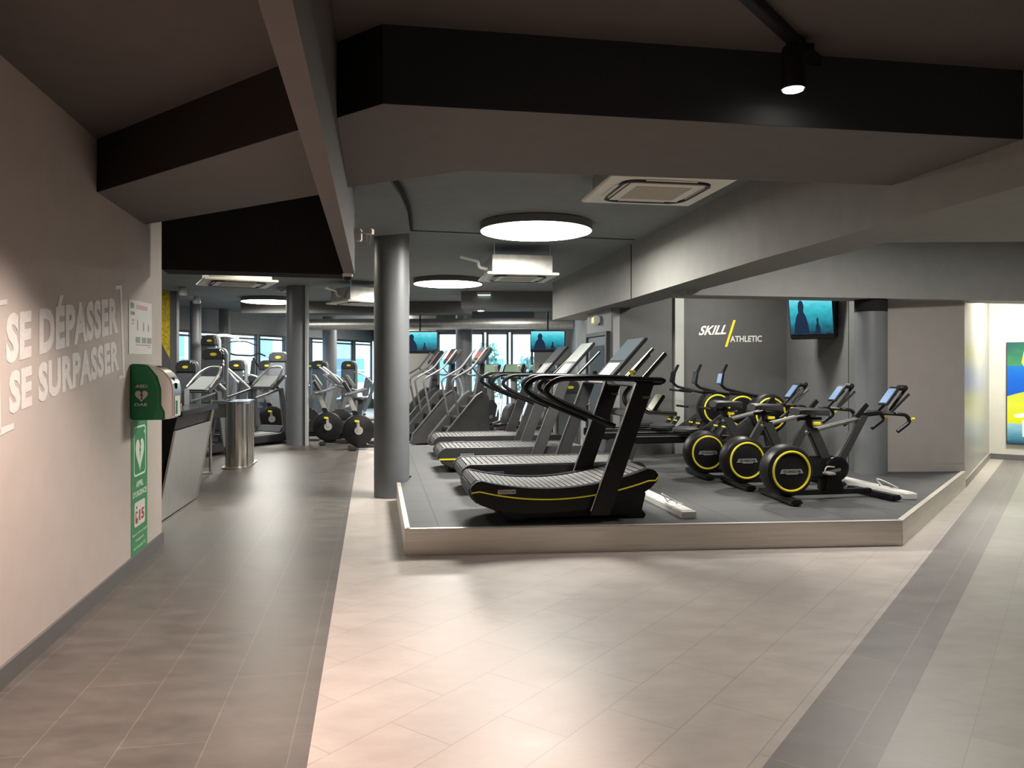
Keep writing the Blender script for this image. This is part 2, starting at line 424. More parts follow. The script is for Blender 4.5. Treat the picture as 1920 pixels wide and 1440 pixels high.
# cross beam over the logo bay
X0, X1 = at_z(1290, 553, ZX), at_z(1920, 564, ZX); xd = (X1-X0).normalized(); xn = Vector((-xd.y, xd.x, 0))
Xa, Xb = X0-xd*.02, X1+xd*4
struct(MB().prism([(p.x, p.y) for p in (Xa, Xb, Xb+xn*.42, Xa+xn*.42)], ZX, ZM+.1, 'Z').build('beam_cross', 'beam_grey', smooth=False))
# far ceiling beams
mb = MB().boxz(-1.06, 2.6, 16.0, 17.0, 2.75, ZM+.1); struct(mb.build('beam_far', 'grey_wall', smooth=False))
mb = MB().boxz(-6.5, -1.0, 18.4, 19.2, 2.82, ZM+.1); struct(mb.build('beam_far', 'dark_wall', smooth=False))
# lower ceiling leaf with a curved edge by the round column
cv = [at_z(665, 356, 3.0)+Vector((-.3, 0, 0)), at_z(735, 346, 3.0)+Vector((.02, -.5, 0)), at_z(735, 346, 3.0), at_z(752, 372, 3.0), at_z(764, 400, 3.0), at_z(769, 437, 3.0)]
cpl = [(p.x, p.y) for p in cv]+[(-1.6, 8.75), (-2.6, 8.6), (-2.2, 5.2)]
struct(MB().prism(cpl, 3.0, ZM+.05, 'Z').build('ceiling_leaf', 'ceiling_grey', smooth=False))
mb = MB()
cpts = catmull([Vector((p.x, p.y, 3.05)) for p in cv[2:]], 6)
mb.tube([p+Vector((.012, 0, 0)) for p in cpts], .02, 6); struct(mb.build('trim_3', 'joint_black'))

# ------------------------------------------------------------------ walls
CW = (lwall(6.56), 6.56)                                    # corner of the lettered wall
wall('wall_left', [(lwall(-3.2), -3.2), CW], 0, ZM+.2, 'wall_paint', .16, 1)
wall('wall_back', [(-3, -3), (12, -3)], 0, ZM+.2, 'taupe_wall', .1, -1)
wall('wall_right', [(10.6, -3), (10.6, 11)], 0, ZM+.2, 'taupe_wall', .1, -1)
wall('wall_reception', [(-9, 6.9), (CW[0]-.17, 6.72)], 0, ZM+.2, 'grey_wall', .1, -1)
wall('wall_reception_end', [(-9, 6.8), (-9, 16.1)], 0, ZM+.2, 'grey_wall', .1, 1)
wall('wall_left_far', [(-9, 16), (-6.985, 16)], 0, ZM+.2, 'grey_wall', .12, 1)
wall('wall_left_side', [(-7.0, 16.02), (-8.95, 19.3)], 0, ZM+.2, 'grey_wall', .12, 1)
# skirting of the lettered wall
def skirt(name, p, q, h, m, side, t=.018, z=0):
    return wall(name, [p, q], z, z+h, m, t, side)
skirt('baseboard_left', (lwall(-3), -3), (CW[0], CW[1]), .10, 'skirting', -1)
# bay with the logo
A0, A1 = (2.59, 11.67), (4.29, 12.0)
wall('wall_logo', [A0, A1], 0, ZM+.1, 'dark_wall', .1, 1)
wall('wall_bay_side', [A1, (4.36, 9.72)], 0, ZM+.1, 'grey_wall', .1, 1)
C0, C1 = (1.51, 11.46), (2.57, 11.665)
wall('wall_bay_left', [C0, C1], 0, ZM+.1, 'dark_wall', .1, 1)
D1 = (1.26, 12.85)
wall('wall_door', [D1, C0], 0, ZM+.1, 'hall_wall', .1, 1)
wall('wall_right_far', [(1.62, 21.5), (1.38, 12.85)], 0, ZM+.1, 'hall_wall', .1, 1)
struct(MB().prism([(2.46, 11.58), (2.60, 11.61), (2.59, 11.68), (2.45, 11.65)], 0, ZM, 'Z').build('trim_4', 'post_grey', smooth=False))
GC = (5.68, 9.64)
wall('wall_bay_right', [(4.38, 9.70), (4.52, 9.60), GC], 0, ZM+.1, 'taupe_wall', .1, 1)
E1 = (7.89, 12.70)
wall('wall_corridor_side', [GC, E1], 0, ZM+.1, 'silver_wall', .1, 1)
F1 = (10.6, 12.70-2.71*.72)
wall('wall_corridor_end', [E1, F1], 0, ZM+.1, 'cream_wall', .1, 1)
skirt('baseboard_right', GC, E1, .10, 'skirting_light', -1)
skirt('baseboard_corridor', E1, F1, .09, 'skirting', -1)
skirt('baseboard_bay', (4.53, 9.588), (GC[0]-.01, GC[1]-.012), .09, 'taupe_wall', -1, .012, PZ)
mb = MB().bar((4.358, 9.93, PZ), (4.358, 9.93, ZM), .014, .014); struct(mb.build('trim_5', 'joint_black', smooth=False))

# columns
def column(x, y, r, z1=ZM, m='column_grey', cap=None):
    o = MB().cyl((x, y, 0), (x, y, z1), r, seg=48).build('column', m)
    return struct(o)
column(-1.41, 9.0, .205)
column(-4.20, 15.05, .215)
struct(MB().boxz(-4.005, -3.955, 14.86, 14.93, 0, ZM).build('trim_7', 'pale_grey', smooth=False))
column(4.43, 9.48, .187)
struct(MB().cyl((4.43, 9.48, 2.19), (4.43, 9.48, 2.6), .1885, seg=48).build('column_shade', 'beam_black'))  # black sleeve stands in for the shade under the cross beam
column(-1.27, 20.3, .22)
column(-7.6, 18.45, .13); column(-7.78, 20.8, .15); column(-5.7, 24.0, .22); column(-4.45, 26.0, .2)

# ------------------------------------------------------------------ window walls
def window_wall(n0, p0, p1, z0, z1, count, rail=None, gap=.14, fr='graphite', skip=()):
    p0, p1 = Vector((*p0, 0)), Vector((*p1, 0)); d = (p1-p0); L = d.length; d.normalize(); w = L/count
    for i in range(count):
        if i in skip: continue
        a = p0+d*(w*i+gap/2); b = p0+d*(w*(i+1)-gap/2); up = lambda p, z: (p.x, p.y, z)
        f = MB()
        for z in (z0+.03, z1-.03): f.bar(up(a, z), up(b, z), .07, .06)
        for p in (a, b): f.bar(up(p, z0), up(p, z1), .07, .07, up=(d.x, d.y, 0))
        if rail: f.bar(up(a, rail), up(b, rail), .06, .05)
        fo = struct(f.build('window_%d' % (n0+i), fr, smooth=False))
        g = MB().quad(up(a, z0+.03), up(b, z0+.03), up(b, z1-.03), up(a, z1-.03))
        g.build('pane', 'pane', fo, smooth=False)
WL0, WL1 = (-8.95, 19.2), (-5.2, 28.8)
wall('wall_window', [WL0, WL1], 2.5, ZM+.1, 'hall_wall', .25, 1)
wall('wall_sill', [WL0, WL1], 0, .35, 'grey_wall', .25, 1)
window_wall(1, (-8.98, 19.25), (-5.25, 28.85), .35, 2.5, 8, rail=2.36)
wall('wall_centre_left', [(-5.2, 28.8), (-3.0, 21.5)], 0, ZM+.1, 'beige_wall', .1, 1)
wall('wall_centre', [(-3.1, 21.5), (-2.12, 21.5)], 0, ZM+.1, 'beige_wall', .12, 1)
wall('wall_centre_top', [(-2.12, 21.5), (.62, 21.5)], 2.5, ZM+.1, 'grey_wall', .12, 1)
wall('wall_centre_right', [(.62, 21.5), (1.72, 21.5)], 0, ZM+.1, 'beige_wall', .12, 1)
window_wall(9, (-2.12, 21.55), (.62, 21.55), .05, 2.5, 4, gap=.12, fr='mid_grey')

# door in the side wall, behind the runners
dw = Vector((D1[0]-C0[0], D1[1]-C0[1], 0)); dl = dw.length; dw.normalize(); dn = Vector((-dw.y, dw.x, 0))
def dpt(s, z, o): p = Vector((*C0, 0))+dw*s+dn*o; return (p.x, p.y, z)
fr = MB()
for s in (.17, 1.27): fr.bar(dpt(s, 0, .03), dpt(s, 2.0, .03), .06, .07, up=dn)
fr.bar(dpt(.14, 2.03, .03), dpt(1.30, 2.03, .03), .07, .06)
door = struct(fr.build('door_1', 'graphite', smooth=False))
MB().bar(dpt(.2, 1.0, .02), dpt(1.24, 1.0, .02), .03, 1.98).build('door_leaf', 'blue_grey', door, smooth=False)
MB().bar(dpt(.34, 1.15, .04), dpt(1.1, 1.15, .04), .012, 1.4).build('pane', 'screen_slate', door, smooth=False)
MB().tube(rounded([dpt(1.14, .9, .04), dpt(1.14, .9, .10), dpt(1.14, 1.35, .10), dpt(1.14, 1.35, .04)], .03), .014).build('door_handle', 'chrome', door)
# emergency light over the door
p = dpt(.72, 2.26, .05)
t = thing('emergency_light', 'small white emergency light glowing amber above the blue-grey door', 'emergency light', p)
MB().box((0, 0, 0), (.1, .26, .13)).build('housing', 'white_plastic', t, .02)
MB().box((-.056, 0, -.005), (.012, .18, .085)).build('lens', 'exit_glow', t, .004)

# ------------------------------------------------------------------ outside
def building(name, label, o, d, L, h, cols, rows, ww, wh, z0, dz, n):
    d = Vector((*d, 0)).normalized(); n = Vector((*n, 0)).normalized(); o = Vector((*o, 0))
    t = thing(name, label, 'building', o)
    a = d*L
    f = MB().prism([(0, 0), (a.x, a.y), (a.x-n.x*.4, a.y-n.y*.4), (-n.x*.4, -n.y*.4)], 0, h, 'Z').build('facade', 'facade_white', t, smooth=False)
    for i in range(cols):
        for j in range(rows):
            c = d*((i+.5)*L/cols)+n*.02; z = z0+j*dz
            MB().bar((c-d*ww/2)+Vector((0, 0, z)), (c+d*ww/2)+Vector((0, 0, z)), .05, wh).build('window', 'facade_glass', t, smooth=False)
    for j in range(rows):
        MB().bar(n*.05+Vector((0, 0, z0+j*dz)), a+n*.05+Vector((0, 0, z0+j*dz)), .03, .05).build('string_course', 'facade_white', t, smooth=False)
    return t
building('white_building', 'white facade with tall blue windows outside the long window wall', (-16.5, 21), (3.7, 9.6), 24, 7, 9, 2, 1.15, 1.9, 1.9, 3.1, (9.6, -3.7))
building('office_building', 'pale blue office facade seen through the middle glass doors', (-8, 33), (1, 0), 16, 8, 8, 3, 1.3, 1.0, 1.4, 2.2, (0, -1))
def shrub(x, y, h, label):
    t = thing('shrub', label, 'shrub', (x, y, -.03), 0, 'shrubs outside the glass doors')
    fo = MB(); rnd = random.Random(int(x*100))
    for i in range(420):
        a = rnd.random()*2*pi; r = (rnd.random()**.5)*.55; z = h*(.25+.75*rnd.random()); c = Vector((cos(a)*r*(1.1-z/h*.6), sin(a)*r*(1.1-z/h*.6), z))
        u = Vector((rnd.uniform(-1, 1), rnd.uniform(-1, 1), rnd.uniform(-1, 1))).normalized()*.09; w = u.orthogonal().normalized()*.04
        fo.quad(c-u, c+w, c+u, c-w)
    fo.build('foliage', 'leaf', t, smooth=False)
    st = MB()
    for k in range(4): st.tube([(0, 0, 0), (.1*cos(k*1.6), .1*sin(k*1.6), h*.4), (.25*cos(k*1.6), .25*sin(k*1.6), h*.8)], .018, 5)
    st.build('stem', 'bark', t)
shrub(-.75, 24.3, 2.3, 'taller leafy shrub outside the middle glass doors')
shrub(.55, 24.0, 1.9, 'lower leafy shrub outside the middle glass doors, beside the television')

# ------------------------------------------------------------------ platform
F0 = at_z(762, 993, PZ); F1p = at_z(1690, 977, PZ)
pf = [(F0.x, F0.y), (F1p.x, F1p.y), (5.665, 9.61), (4.53, 9.57), (4.34, 9.70), (4.26, 11.92), (1.485, 11.40), (1.23, 12.84), (-2.0, 12.85), (-1.44, 9.28), (-1.20, 9.22), (-1.20, 8.70), (-1.285, 8.64)]
plat = thing('platform', 'low black rubber-tiled training platform edged with brushed steel', 'platform', (0, 0, 0))
def edge_strip(a, b, lip=.035):
    a, b = Vector((*a, 0)), Vector((*b, 0)); d = (b-a).normalized(); n = Vector((d.y, -d.x, 0))
    q = [a, b, b+n*.012, a+n*.012]
    mb = MB().prism([(v.x, v.y) for v in q], 0, PZ+.006, 'Z')
    q = [a-n*lip, b-n*lip, b+n*.012, a+n*.012]
    mb.prism([(v.x, v.y) for v in q], PZ+.001, PZ+.007, 'Z')
    return mb
MB().prism(pf, .004, PZ, 'Z').build('rubber_floor', 'rubber', plat, smooth=False)
edge_strip(pf[0], pf[1]).build('steel_edge', 'kerb_steel', plat, smooth=False)
edge_strip(pf[1], pf[2]).build('steel_edge', 'kerb_steel', plat, smooth=False)
edge_strip(pf[12], pf[0], .03).build('steel_edge', 'kerb_steel', plat, smooth=False)
edge_strip(pf[8], pf[9], .04).build('steel_edge', 'kerb_steel', plat, smooth=False)
edge_strip((-1.9, 12.85), (1.2, 12.85), .05)

G = 10.                                                  # the room's grid turns ten degrees from the camera axis
TB = 'TECHNOGYM'
def badge_side(parent, x, z, w, h, y, mplate='silver_paint', mtext='black_ink'):
    pl = MB().prism([(x-w/2, z-h/2), (x+w/2, z-h/2), (x+w/2, z+h/2), (x-w/2, z+h/2)], y, y-.004, 'Y').build('badge', mplate, parent, .002)
    text_on(MB(), TB, (x-w*.44, y-.0055, z-h*.28), (x+w*.44, y-.0055, z-h*.28), (x+w*.44, y-.0055, z+h*.28), (x-w*.44, y-.0055, z+h*.28), offset=.02).build('badge_lettering', mtext, pl, smooth=False)

# ------------------------------------------------------------------ curved treadmill
def ztop(x): return .275+.11*((x+.12)/.8)**2
def curved_treadmill(loc, rz, label):
    t = thing('curved_treadmill', label, 'treadmill', loc, rz)
    XK = .905                                           # body pulled in along its length
    xs = [-.80+i*.08 for i in range(21)]
    prof = [(-.885, .285), (-.87, .32), (-.84, .345)]+[(x, ztop(x)+.012) for x in xs]+[(.855, .425), (.895, .40), (.905, .365), (.89, .325), (.83, .27), (.70, .20), (.5, .15), (.2, .105), (-.1, .085), (-.4, .09), (-.66, .12), (-.80, .17), (-.86, .23)]
    prof = [(x*XK, z) for x, z in prof]
    for s in (-1, 1):
        p = MB().prism(prof, s*.32, s*.425, 'Y').build('side_panel', 'black_gloss', t, .012)
        st = [(-.875, .27)]+[(x, ztop(x)-.075-.02*max(0, (x-.2))) for x in xs]+[(.87, .335), (.90, .37)]
        MB().tube([(v[0]*XK, s*.4285, v[1]) for v in st], .006, 6).build('yellow_stripe', 'yellow', p)
    badge_side(t, -.50, ztop(-.56)-.035, .15, .036, -.427)
    sl = MB()                                           # the slat belt, round both noses
    path = [(-.80, .16), (-.86, .21), (-.885, .27), (-.865, .315)]+[(x, ztop(x)) for x in [-.82+i*.0545 for i in range(31)]]+[(.87, .39), (.885, .345), (.86, .29)]
    path = [(x*XK, z) for x, z in path]
    for a, b in zip(path, path[1:]):
        A, B = Vector((a[0], 0, a[1])), Vector((b[0], 0, b[1])); d = (B-A)
        sl.bar(A+d*.06, B-d*.06, .64, .012, up=(0, 0, 1) if abs(d.z) < abs(d.x)*3 else (1, 0, 0))
    sl.build('slat_belt', 'slat_grey', t, .003, 1)
    MB().prism([(-.55, .12), (.70, .26), (.74, .22), (.70, .06), (.735, .05), (.735, 0), (.60, 0), (.55, .03), (-.3, .03), (-.36, 0), (-.48, 0), (-.50, .05)], -.33, .33, 'Y').build('base', 'black_plastic', t, .01)
    MB().prism([(-.71, .17), (-.70, .29), (-.3, .25), (.3, .25), (.68, .36), (.74, .33), (.45, .16), (-.4, .1)], -.31, .31, 'Y').build('belt_housing', 'black_plastic', t)
    top = []
    for s in (-1, 1):
        y = s*.44
        up = MB().prism([(.20, .06), (.37, .06), (.765, 1.17), (.60, 1.17)], y-.028, y+.028, 'Y').build('upright', 'black_metal', t, .006)
        MB().bar((.655, y-.03, 1.045), (.725, y-.03, 1.045), .006, .022).build('maker_plate', 'tube_grey', up)
        MB().bar((.203, y-.03, .10), (.598, y-.03, 1.16), .008, .008).build('bright_edge', 'aluminium', up)
        rail = rounded([(.42, y, .80), (-.06, y, 1.00), (-.20, y, 1.10), (-.08, y, 1.205), (.3, y, 1.21), (.84, y, 1.19)], .12, 6)
        MB().tube(rail, .024, 10).build('handrail', 'black_gloss', t)
        MB().tube([(.74, y*.48, 1.18), (.96, y*.48, 1.42)], .022, 10).build('push_handle', 'dark_chrome', t)
        MB().tube(rounded([(.80, y*.48, 1.14), (.70, y*.48, 1.02), (.78, y*.48, .90), (1.06, y*.48, .885)], .14, 8), .022, 10).build('low_handle', 'dark_chrome', t)
    MB().prism([(.60, 1.13), (.86, 1.15), (.90, 1.19), (.88, 1.205), (.62, 1.21)], -.42, .42, 'Y').build('front_bar', 'black_plastic', t, .02)
    MB().prism([(.60, .86), (.66, .86), (.70, .92), (.62, .92)], -.27, .27, 'Y').build('cross_bar', 'black_metal', t, .01)
    d = MB().bar((.86, -.1, .90), (.96, -.1, 1.05), .18, .03).build('display', 'black_plastic', t, .006)
    MB().bar((.85, -.1, .915), (.945, -.1, 1.055), .15, .008).build('display_screen', 'screen_lime', d)
    k = MB().cyl((.62, -.30, 1.2), (.62, -.30, 1.25), .012).cyl((.62, -.30, 1.25), (.62, -.30, 1.275), .026, .028).build('resistance_knob', 'yellow', t, .004)
    return t
curved_treadmill((.375, 6.83, PZ+.002), G, 'black curved slatted treadmill with yellow side stripe, closest to the steel edge')

# ------------------------------------------------------------------ flat runners with tall tablet consoles
def flat_runner(loc, rz, label, scr):
    t = thing('flat_treadmill', label, 'treadmill', loc, rz, 'flat slatted treadmills on the platform')
    prof = [(-.99, .20), (-.965, .25), (-.90, .30), (.90, .30), (.98, .27), (1.02, .20), (.98, .08), (.9, .05), (-.82, .05), (-.93, .11)]
    for s in (-1, 1):
        p = MB().prism(prof, s*.33, s*.43, 'Y').build('side_panel', 'charcoal', t, .012)
        MB().bar((-.965, s*.432, .165), (.99, s*.432, .165), .006, .018).build('yellow_stripe', 'yellow', p)
    badge_side(t, -.62, .215, .17, .034, -.432)
    sl = MB(); path = [(-.93, .12), (-.975, .19), (-.955, .245), (-.905, .285)]+[(-.86+i*.06, .29) for i in range(30)]
    for a, b in zip(path, path[1:]):
        A, B = Vector((a[0], 0, a[1])), Vector((b[0], 0, b[1])); d = B-A
        sl.bar(A+d*.07, B-d*.07, .66, .012)
    sl.build('slat_belt', 'slat_grey', t, .003, 1)
    MB().boxz(-.85, .95, -.33, .33, .02, .275).build('base', 'black_plastic', t, .01)
    for s in (-1, 1):
        y = s*.45
        up = MB().prism([(.12, .03), (.27, .03), (.70, 1.17), (.55, 1.17)], y-.03, y+.03, 'Y').build('upright', 'graphite', t, .006)
        MB().bar((.124, y-.032, .06), (.548, y-.032, 1.16), .008, .008).build('bright_edge', 'tube_grey', up)
        rail = rounded([(.42, y, .80), (-.06, y, 1.00), (-.20, y, 1.10), (-.08, y, 1.205), (.3, y, 1.21), (.80, y, 1.19)], .12, 6)
        MB().tube(rail, .024, 10).build('handrail', 'black_gloss', t)
        MB().tube(rounded([(.56, y*.8, 1.14), (.74, y*.8, 1.14), (1.10, y*.8, 1.50)], .06), .02, 10).build('push_handle', 'dark_chrome', t)
    MB().prism([(.52, 1.12), (.80, 1.14), (.84, 1.18), (.56, 1.21)], -.44, .44, 'Y').build('front_bar', 'black_plastic', t, .015)
    c = MB().bar((.66, 0, 1.18), (1.06, 0, 1.62), .60, .035).build('console', 'black_plastic', t, .01)
    MB().bar((.812, 0, 1.375), (1.035, 0, 1.62), .55, .008).build('console_screen', scr, c)
    MB().bar((.655, 0, 1.205), (.785, 0, 1.348), .40, .008).build('control_panel', 'screen_pale', c)
    MB().cyl((.5, -.2, 1.2), (.5, -.2, 1.26), .03).build('bottle_holder', 'black_plastic', t)
    return t
fr1 = flat_runner((.37, 8.42, PZ+.002), G, 'flat dark treadmill with grey tablet console, next behind the curved one', 'screen_slate')
flat_runner((-.02, 10.05, PZ+.002), G, 'flat dark treadmill with pale tablet console, third from the steel edge', 'screen_pale')
flat_runner((-.24, 11.66, PZ+.002), G, 'flat dark treadmill at the far end of the platform, fourth from the steel edge', 'screen_slate')

# ------------------------------------------------------------------ indoor racing bikes
def racing_bike(loc, rz, label):
    t = thing('indoor_bike', label, 'exercise bike', loc, rz, 'black bikes with yellow-ringed flywheels')
    wh = MB().lathe([(0, -.10), (.205, -.10), (.235, -.085), (.25, -.05), (.25, .05), (.235, .085), (.205, .10), (0, .10)], (-.50, -.14, .305), 'Y', 44).build('flywheel', 'black_plastic', t)
    MB().torus((-.50, -.243, .305), .188, .011, 'Y').build('yellow_ring', 'yellow', wh)
    pl = MB().prism([(-.62, .285), (-.60, .325), (-.40, .325), (-.38, .285), (-.43, .285), (-.44, .275), (-.55, .275), (-.56, .285)], -.241, -.246, 'Y').build('badge', 'silver_paint', wh)
    text_on(MB(), TB, (-.59, -.248, .291), (-.41, -.248, .291), (-.41, -.248, .318), (-.59, -.248, .318), offset=.02).build('badge_lettering', 'black_ink', wh, smooth=False)
    MB().prism([(-.52, .20), (.08, .20), (.18, .26), (.18, .38), (.08, .42), (-.52, .42)], -.04, .06, 'Y').build('body', 'black_plastic', t, .02)
    cr = MB().lathe([(0, -.03), (.10, -.03), (.118, -.02), (.118, .02), (.10, .03), (0, .03)], (.08, -.08, .30), 'Y', 32).build('crank_cover', 'black_gloss', t)
    for s in (-1, 1):
        ca = MB().bar((.08, -.02+s*.12, .30), (.08-s*.0-.16*(1 if s < 0 else -1), -.02+s*.12, .30+.03*s), .02, .03).build('crank_arm', 'chrome', t, .004)
        px = -.08 if s < 0 else .24
        MB().box((px, -.02+s*.18, .30+.03*s), (.09, .09, .02)).tube(rounded([(px-.05, -.02+s*.18, .31+.03*s), (px-.03, -.02+s*.18, .37+.03*s), (px+.06, -.02+s*.18, .36+.03*s)], .03), .008, 6).build('pedal', 'silver_paint', ca, .003)
    MB().prism([(-.05, .08), (.17, .08), (.13, .24), (-.02, .24)], -.07, .07, 'Y').build('pedestal', 'black_metal', t, .01)
    MB().boxz(-.48, .50, -.035, .035, .035, .085).build('spine', 'black_metal', t, .008)
    MB().bar((-.54, -.42, .035), (-.48, .36, .035), .11, .05).build('rear_foot', 'black_metal', t, .015)
    MB().bar((.56, -.34, .035), (.50, .34, .035), .11, .05).build('front_foot', 'black_metal', t, .015)
    MB().prism([(.06, .30), (.17, .30), (.47, .82), (.38, .82)], -.035, .035, 'Y').build('head_post', 'graphite', t, .01)
    MB().prism([(-.06, .38), (.06, .38), (-.09, .70), (-.21, .70)], -.035, .035, 'Y').build('seat_tube', 'graphite', t, .01)
    MB().bar((-.21, 0, .655), (.44, 0, .80), .055, .04).build('top_tube', 'aluminium', t, .012)
    sp = MB().bar((-.15, 0, .66), (-.19, 0, .82), .04, .055).bar((-.30, 0, .79), (-.04, 0, .79), .04, .03).build('seat_post', 'black_metal', t, .006)
    MB().lathe([(.018, 0), (.018, .05)], (-.10, -.05, .74), 'Y', 12).box((-.12, -.05, .745), (.08, .03, .03)).build('adjuster', 'yellow', sp, .004)
    sd = MB()
    prof = [(-.33, .10, .875), (-.28, .125, .885), (-.18, .10, .878), (-.08, .045, .872), (.02, .026, .868), (.05, .012, .855)]
    rings = []
    for x, hw, z in prof:
        rings.append([(x, hw*cos(a), z+.022*sin(a)-(.03 if sin(a) < -.2 else 0)) for a in [2*pi*k/12 for k in range(12)]])
    for i, r_ in enumerate(rings):
        b = len(sd.v); sd.v += r_
        if i: sd.f += [(b-12+k, b-12+(k+1) % 12, b+(k+1) % 12, b+k) for k in range(12)]
    sd.f += [tuple(range(12)), tuple(range(len(sd.v)-12, len(sd.v)))]
    sd.build('saddle', 'saddle_black', t)
    st = MB().bar((.34, 0, .80), (.46, 0, .93), .045, .05).bar((.42, 0, .82), (.62, 0, .84), .05, .04).build('stem', 'black_metal', t, .006)
    MB().tube(rounded([(.60, -.06, .84), (.64, -.20, .84), (.76, -.20, .83), (.80, -.20, .76), (.66, -.20, .665)], .06), .019, 10).tube(rounded([(.60, .06, .84), (.64, .20, .84), (.76, .20, .83), (.80, .20, .76), (.66, .20, .665)], .06), .019, 10).tube([(.62, -.21, .84), (.62, .21, .84)], .018, 8).build('handlebar', 'black_plastic', t)
    MB().tube([(.66, -.10, .85), (.86, -.10, 1.03)], .014).tube([(.66, .10, .85), (.86, .10, 1.03)], .014).tube([(.72, 0, .86), (.90, 0, 1.08)], .016).build('aero_bar', 'black_metal', t)
    for yy in (-.20, .20): MB().cyl((.79, yy-.03, .79), (.82, yy-.03, .79), .013).build('shift_button', 'yellow', t)
    sc_ = MB().bar((.64, 0, .92), (.785, 0, 1.10), .155, .02).build('tablet', 'black_plastic', t, .006)
    MB().bar((.640, 0, .943), (.752, 0, 1.083), .105, .006).build('tablet_screen', 'screen_blue', sc_)
    MB().lathe([(0, -.06), (.03, -.05), (.03, .05), (0, .06)], (.86, 0, 1.09), 'Y', 14).build('sensor', 'black_plastic', t)
    return t
rb = racing_bike((3.12, 7.66, PZ+.002), G, 'black indoor bike with yellow-ringed flywheel, closest to the steel edge')
dup(rb, (2.96, 8.52, PZ+.002), G, 'black indoor bike with yellow-ringed flywheel, middle of the row of three')
dup(rb, (2.74, 9.30, PZ+.002), G, 'black indoor bike with yellow-ringed flywheel, nearest the rowing machines')

# ------------------------------------------------------------------ rowing machines
def rower(loc, rz, label, scr):
    t = thing('rowing_machine', label, 'rowing machine', loc, rz, 'black rowing machines below the logo wall')
    wh = MB().lathe([(0, -.10), (.22, -.10), (.25, -.085), (.265, -.05), (.265, .05), (.25, .085), (.22, .10), (0, .10)], (0, 0, .70), 'Y', 44).build('flywheel', 'black_plastic', t)
    MB().torus((0, -.103, .70), .20, .012, 'Y').build('yellow_ring', 'yellow', wh)
    MB().prism([(-.72, .30), (-.60, .42), (-.06, .80), (.14, .60), (.10, .46), (-.2, .40), (-.5, .26)], -.05, .05, 'Y').build('frame', 'charcoal', t, .02)
    MB().prism([(-.05, .50), (.12, .50), (.22, .06), (.05, .06)], -.05, .05, 'Y').build('front_leg', 'charcoal', t, .01)
    MB().box((.14, 0, .035), (.10, .52, .07)).build('front_foot', 'black_metal', t, .015)
    r_ = MB().prism([(-1.97, .34), (-.45, .34), (-.45, .45), (-1.97, .45)], -.045, .045, 'Y').build('rail', 'black_gloss', t, .012)
    MB().bar((-1.94, -.048, .43), (-.5, -.048, .43), .006, .014).build('rail_strip', 'aluminium', r_)
    MB().prism([(-1.88, .36), (-1.76, .36), (-1.86, .06), (-1.98, .06)], -.04, .04, 'Y').build('rear_leg', 'charcoal', t, .01)
    MB().box((-1.92, 0, .035), (.10, .50, .07)).build('rear_foot', 'black_metal', t, .015)
    MB().lathe([(0, .47), (.15, .47), (.17, .49), (.17, .52), (.12, .545), (0, .54)], (-1.12, 0, 0), 'Z', 24).build('seat', 'saddle_black', t)
    for s in (-1, 1):
        MB().bar((-.78, s*.12, .36), (-.60, s*.12, .60), .10, .03).build('footplate', 'black_plastic', t, .01)
        MB().box((-.655, s*.12, .545), (.025, .10, .02)).build('foot_strap', 'yellow', t, .005)
    MB().tube(rounded([(-.10, 0, .92), (-.35, 0, .97), (-.60, 0, 1.03), (-.66, 0, 1.12)], .08), .02, 8).tube(rounded([(-.62, -.2, .98), (-.40, -.12, .95), (-.40, .12, .95), (-.62, .2, .98)], .08), .016, 8).build('screen_arm', 'black_metal', t)
    s_ = MB().bar((-.655, 0, 1.08), (-.63, 0, 1.24), .14, .025, up=(1, 0, 0)).build('display', 'black_plastic', t, .006)
    MB().bar((-.672, 0, 1.10), (-.648, 0, 1.22), .11, .006, up=(1, 0, 0)).build('display_screen', scr, s_)
    MB().bar((-.62, 0, 1.22), (-.56, 0, 1.34), .05, .03).build('phone_clip', 'black_plastic', t, .006)
    MB().tube([(-.5, -.2, .74), (-.5, .2, .74)], .017, 8).build('pull_handle', 'black_plastic', t)
    return t
rower((3.32, 10.0, PZ+.002), G, 'rowing machine with a lit white display, closest of the three rowers', 'screen_blue')
rower((3.14, 10.62, PZ+.002), G, 'rowing machine with a dark display, middle of the three rowers', 'screen_slate')
rower((2.96, 11.22, PZ+.002), G, 'rowing machine with a dark display, against the dark logo wall', 'black_plastic')

# white cable ducts lying on the platform
def duct(p, q, label, y):
    d = Vector(q)-Vector(p); t = thing('cable_duct', label, 'cable duct', p, math.degrees(atan2(d.y, d.x)))
    L = d.length
    MB().boxz(0, L, -.065, .065, 0, .058).build('duct_body', 'white_plastic', t, .004)
    MB().boxz(.04, L-.01, -.055, .055, .058, .064).build('duct_lid', 'white_plastic', t, .002)
    rnd = random.Random(3)
    MB().tube(catmull([(y, .02, .06), (y+.05, .06, .13), (y-.06, .10, .15), (y-.16, .02, .10), (y-.10, -.08, .06), (y, -.09, .01)], 6), .007, 6).build('cable', 'white_plastic', t)
    MB().tube(catmull([(y-.1, -.02, .062), (y+.02, -.04, .075), (y+.1, -.01, .068), (y+.05, .03, .062)], 6), .004, 5).build('thin_wire', 'black_plastic', t)
    return t
duct((1.525, 6.60, PZ+.002), (1.31, 7.85, PZ+.002), 'white cable duct with a loose cable loop in front of the curved treadmill', .42)
duct((3.93, 7.55, PZ+.002), (3.72, 8.75, PZ+.002), 'white cable duct on the platform in front of the bikes', .40)

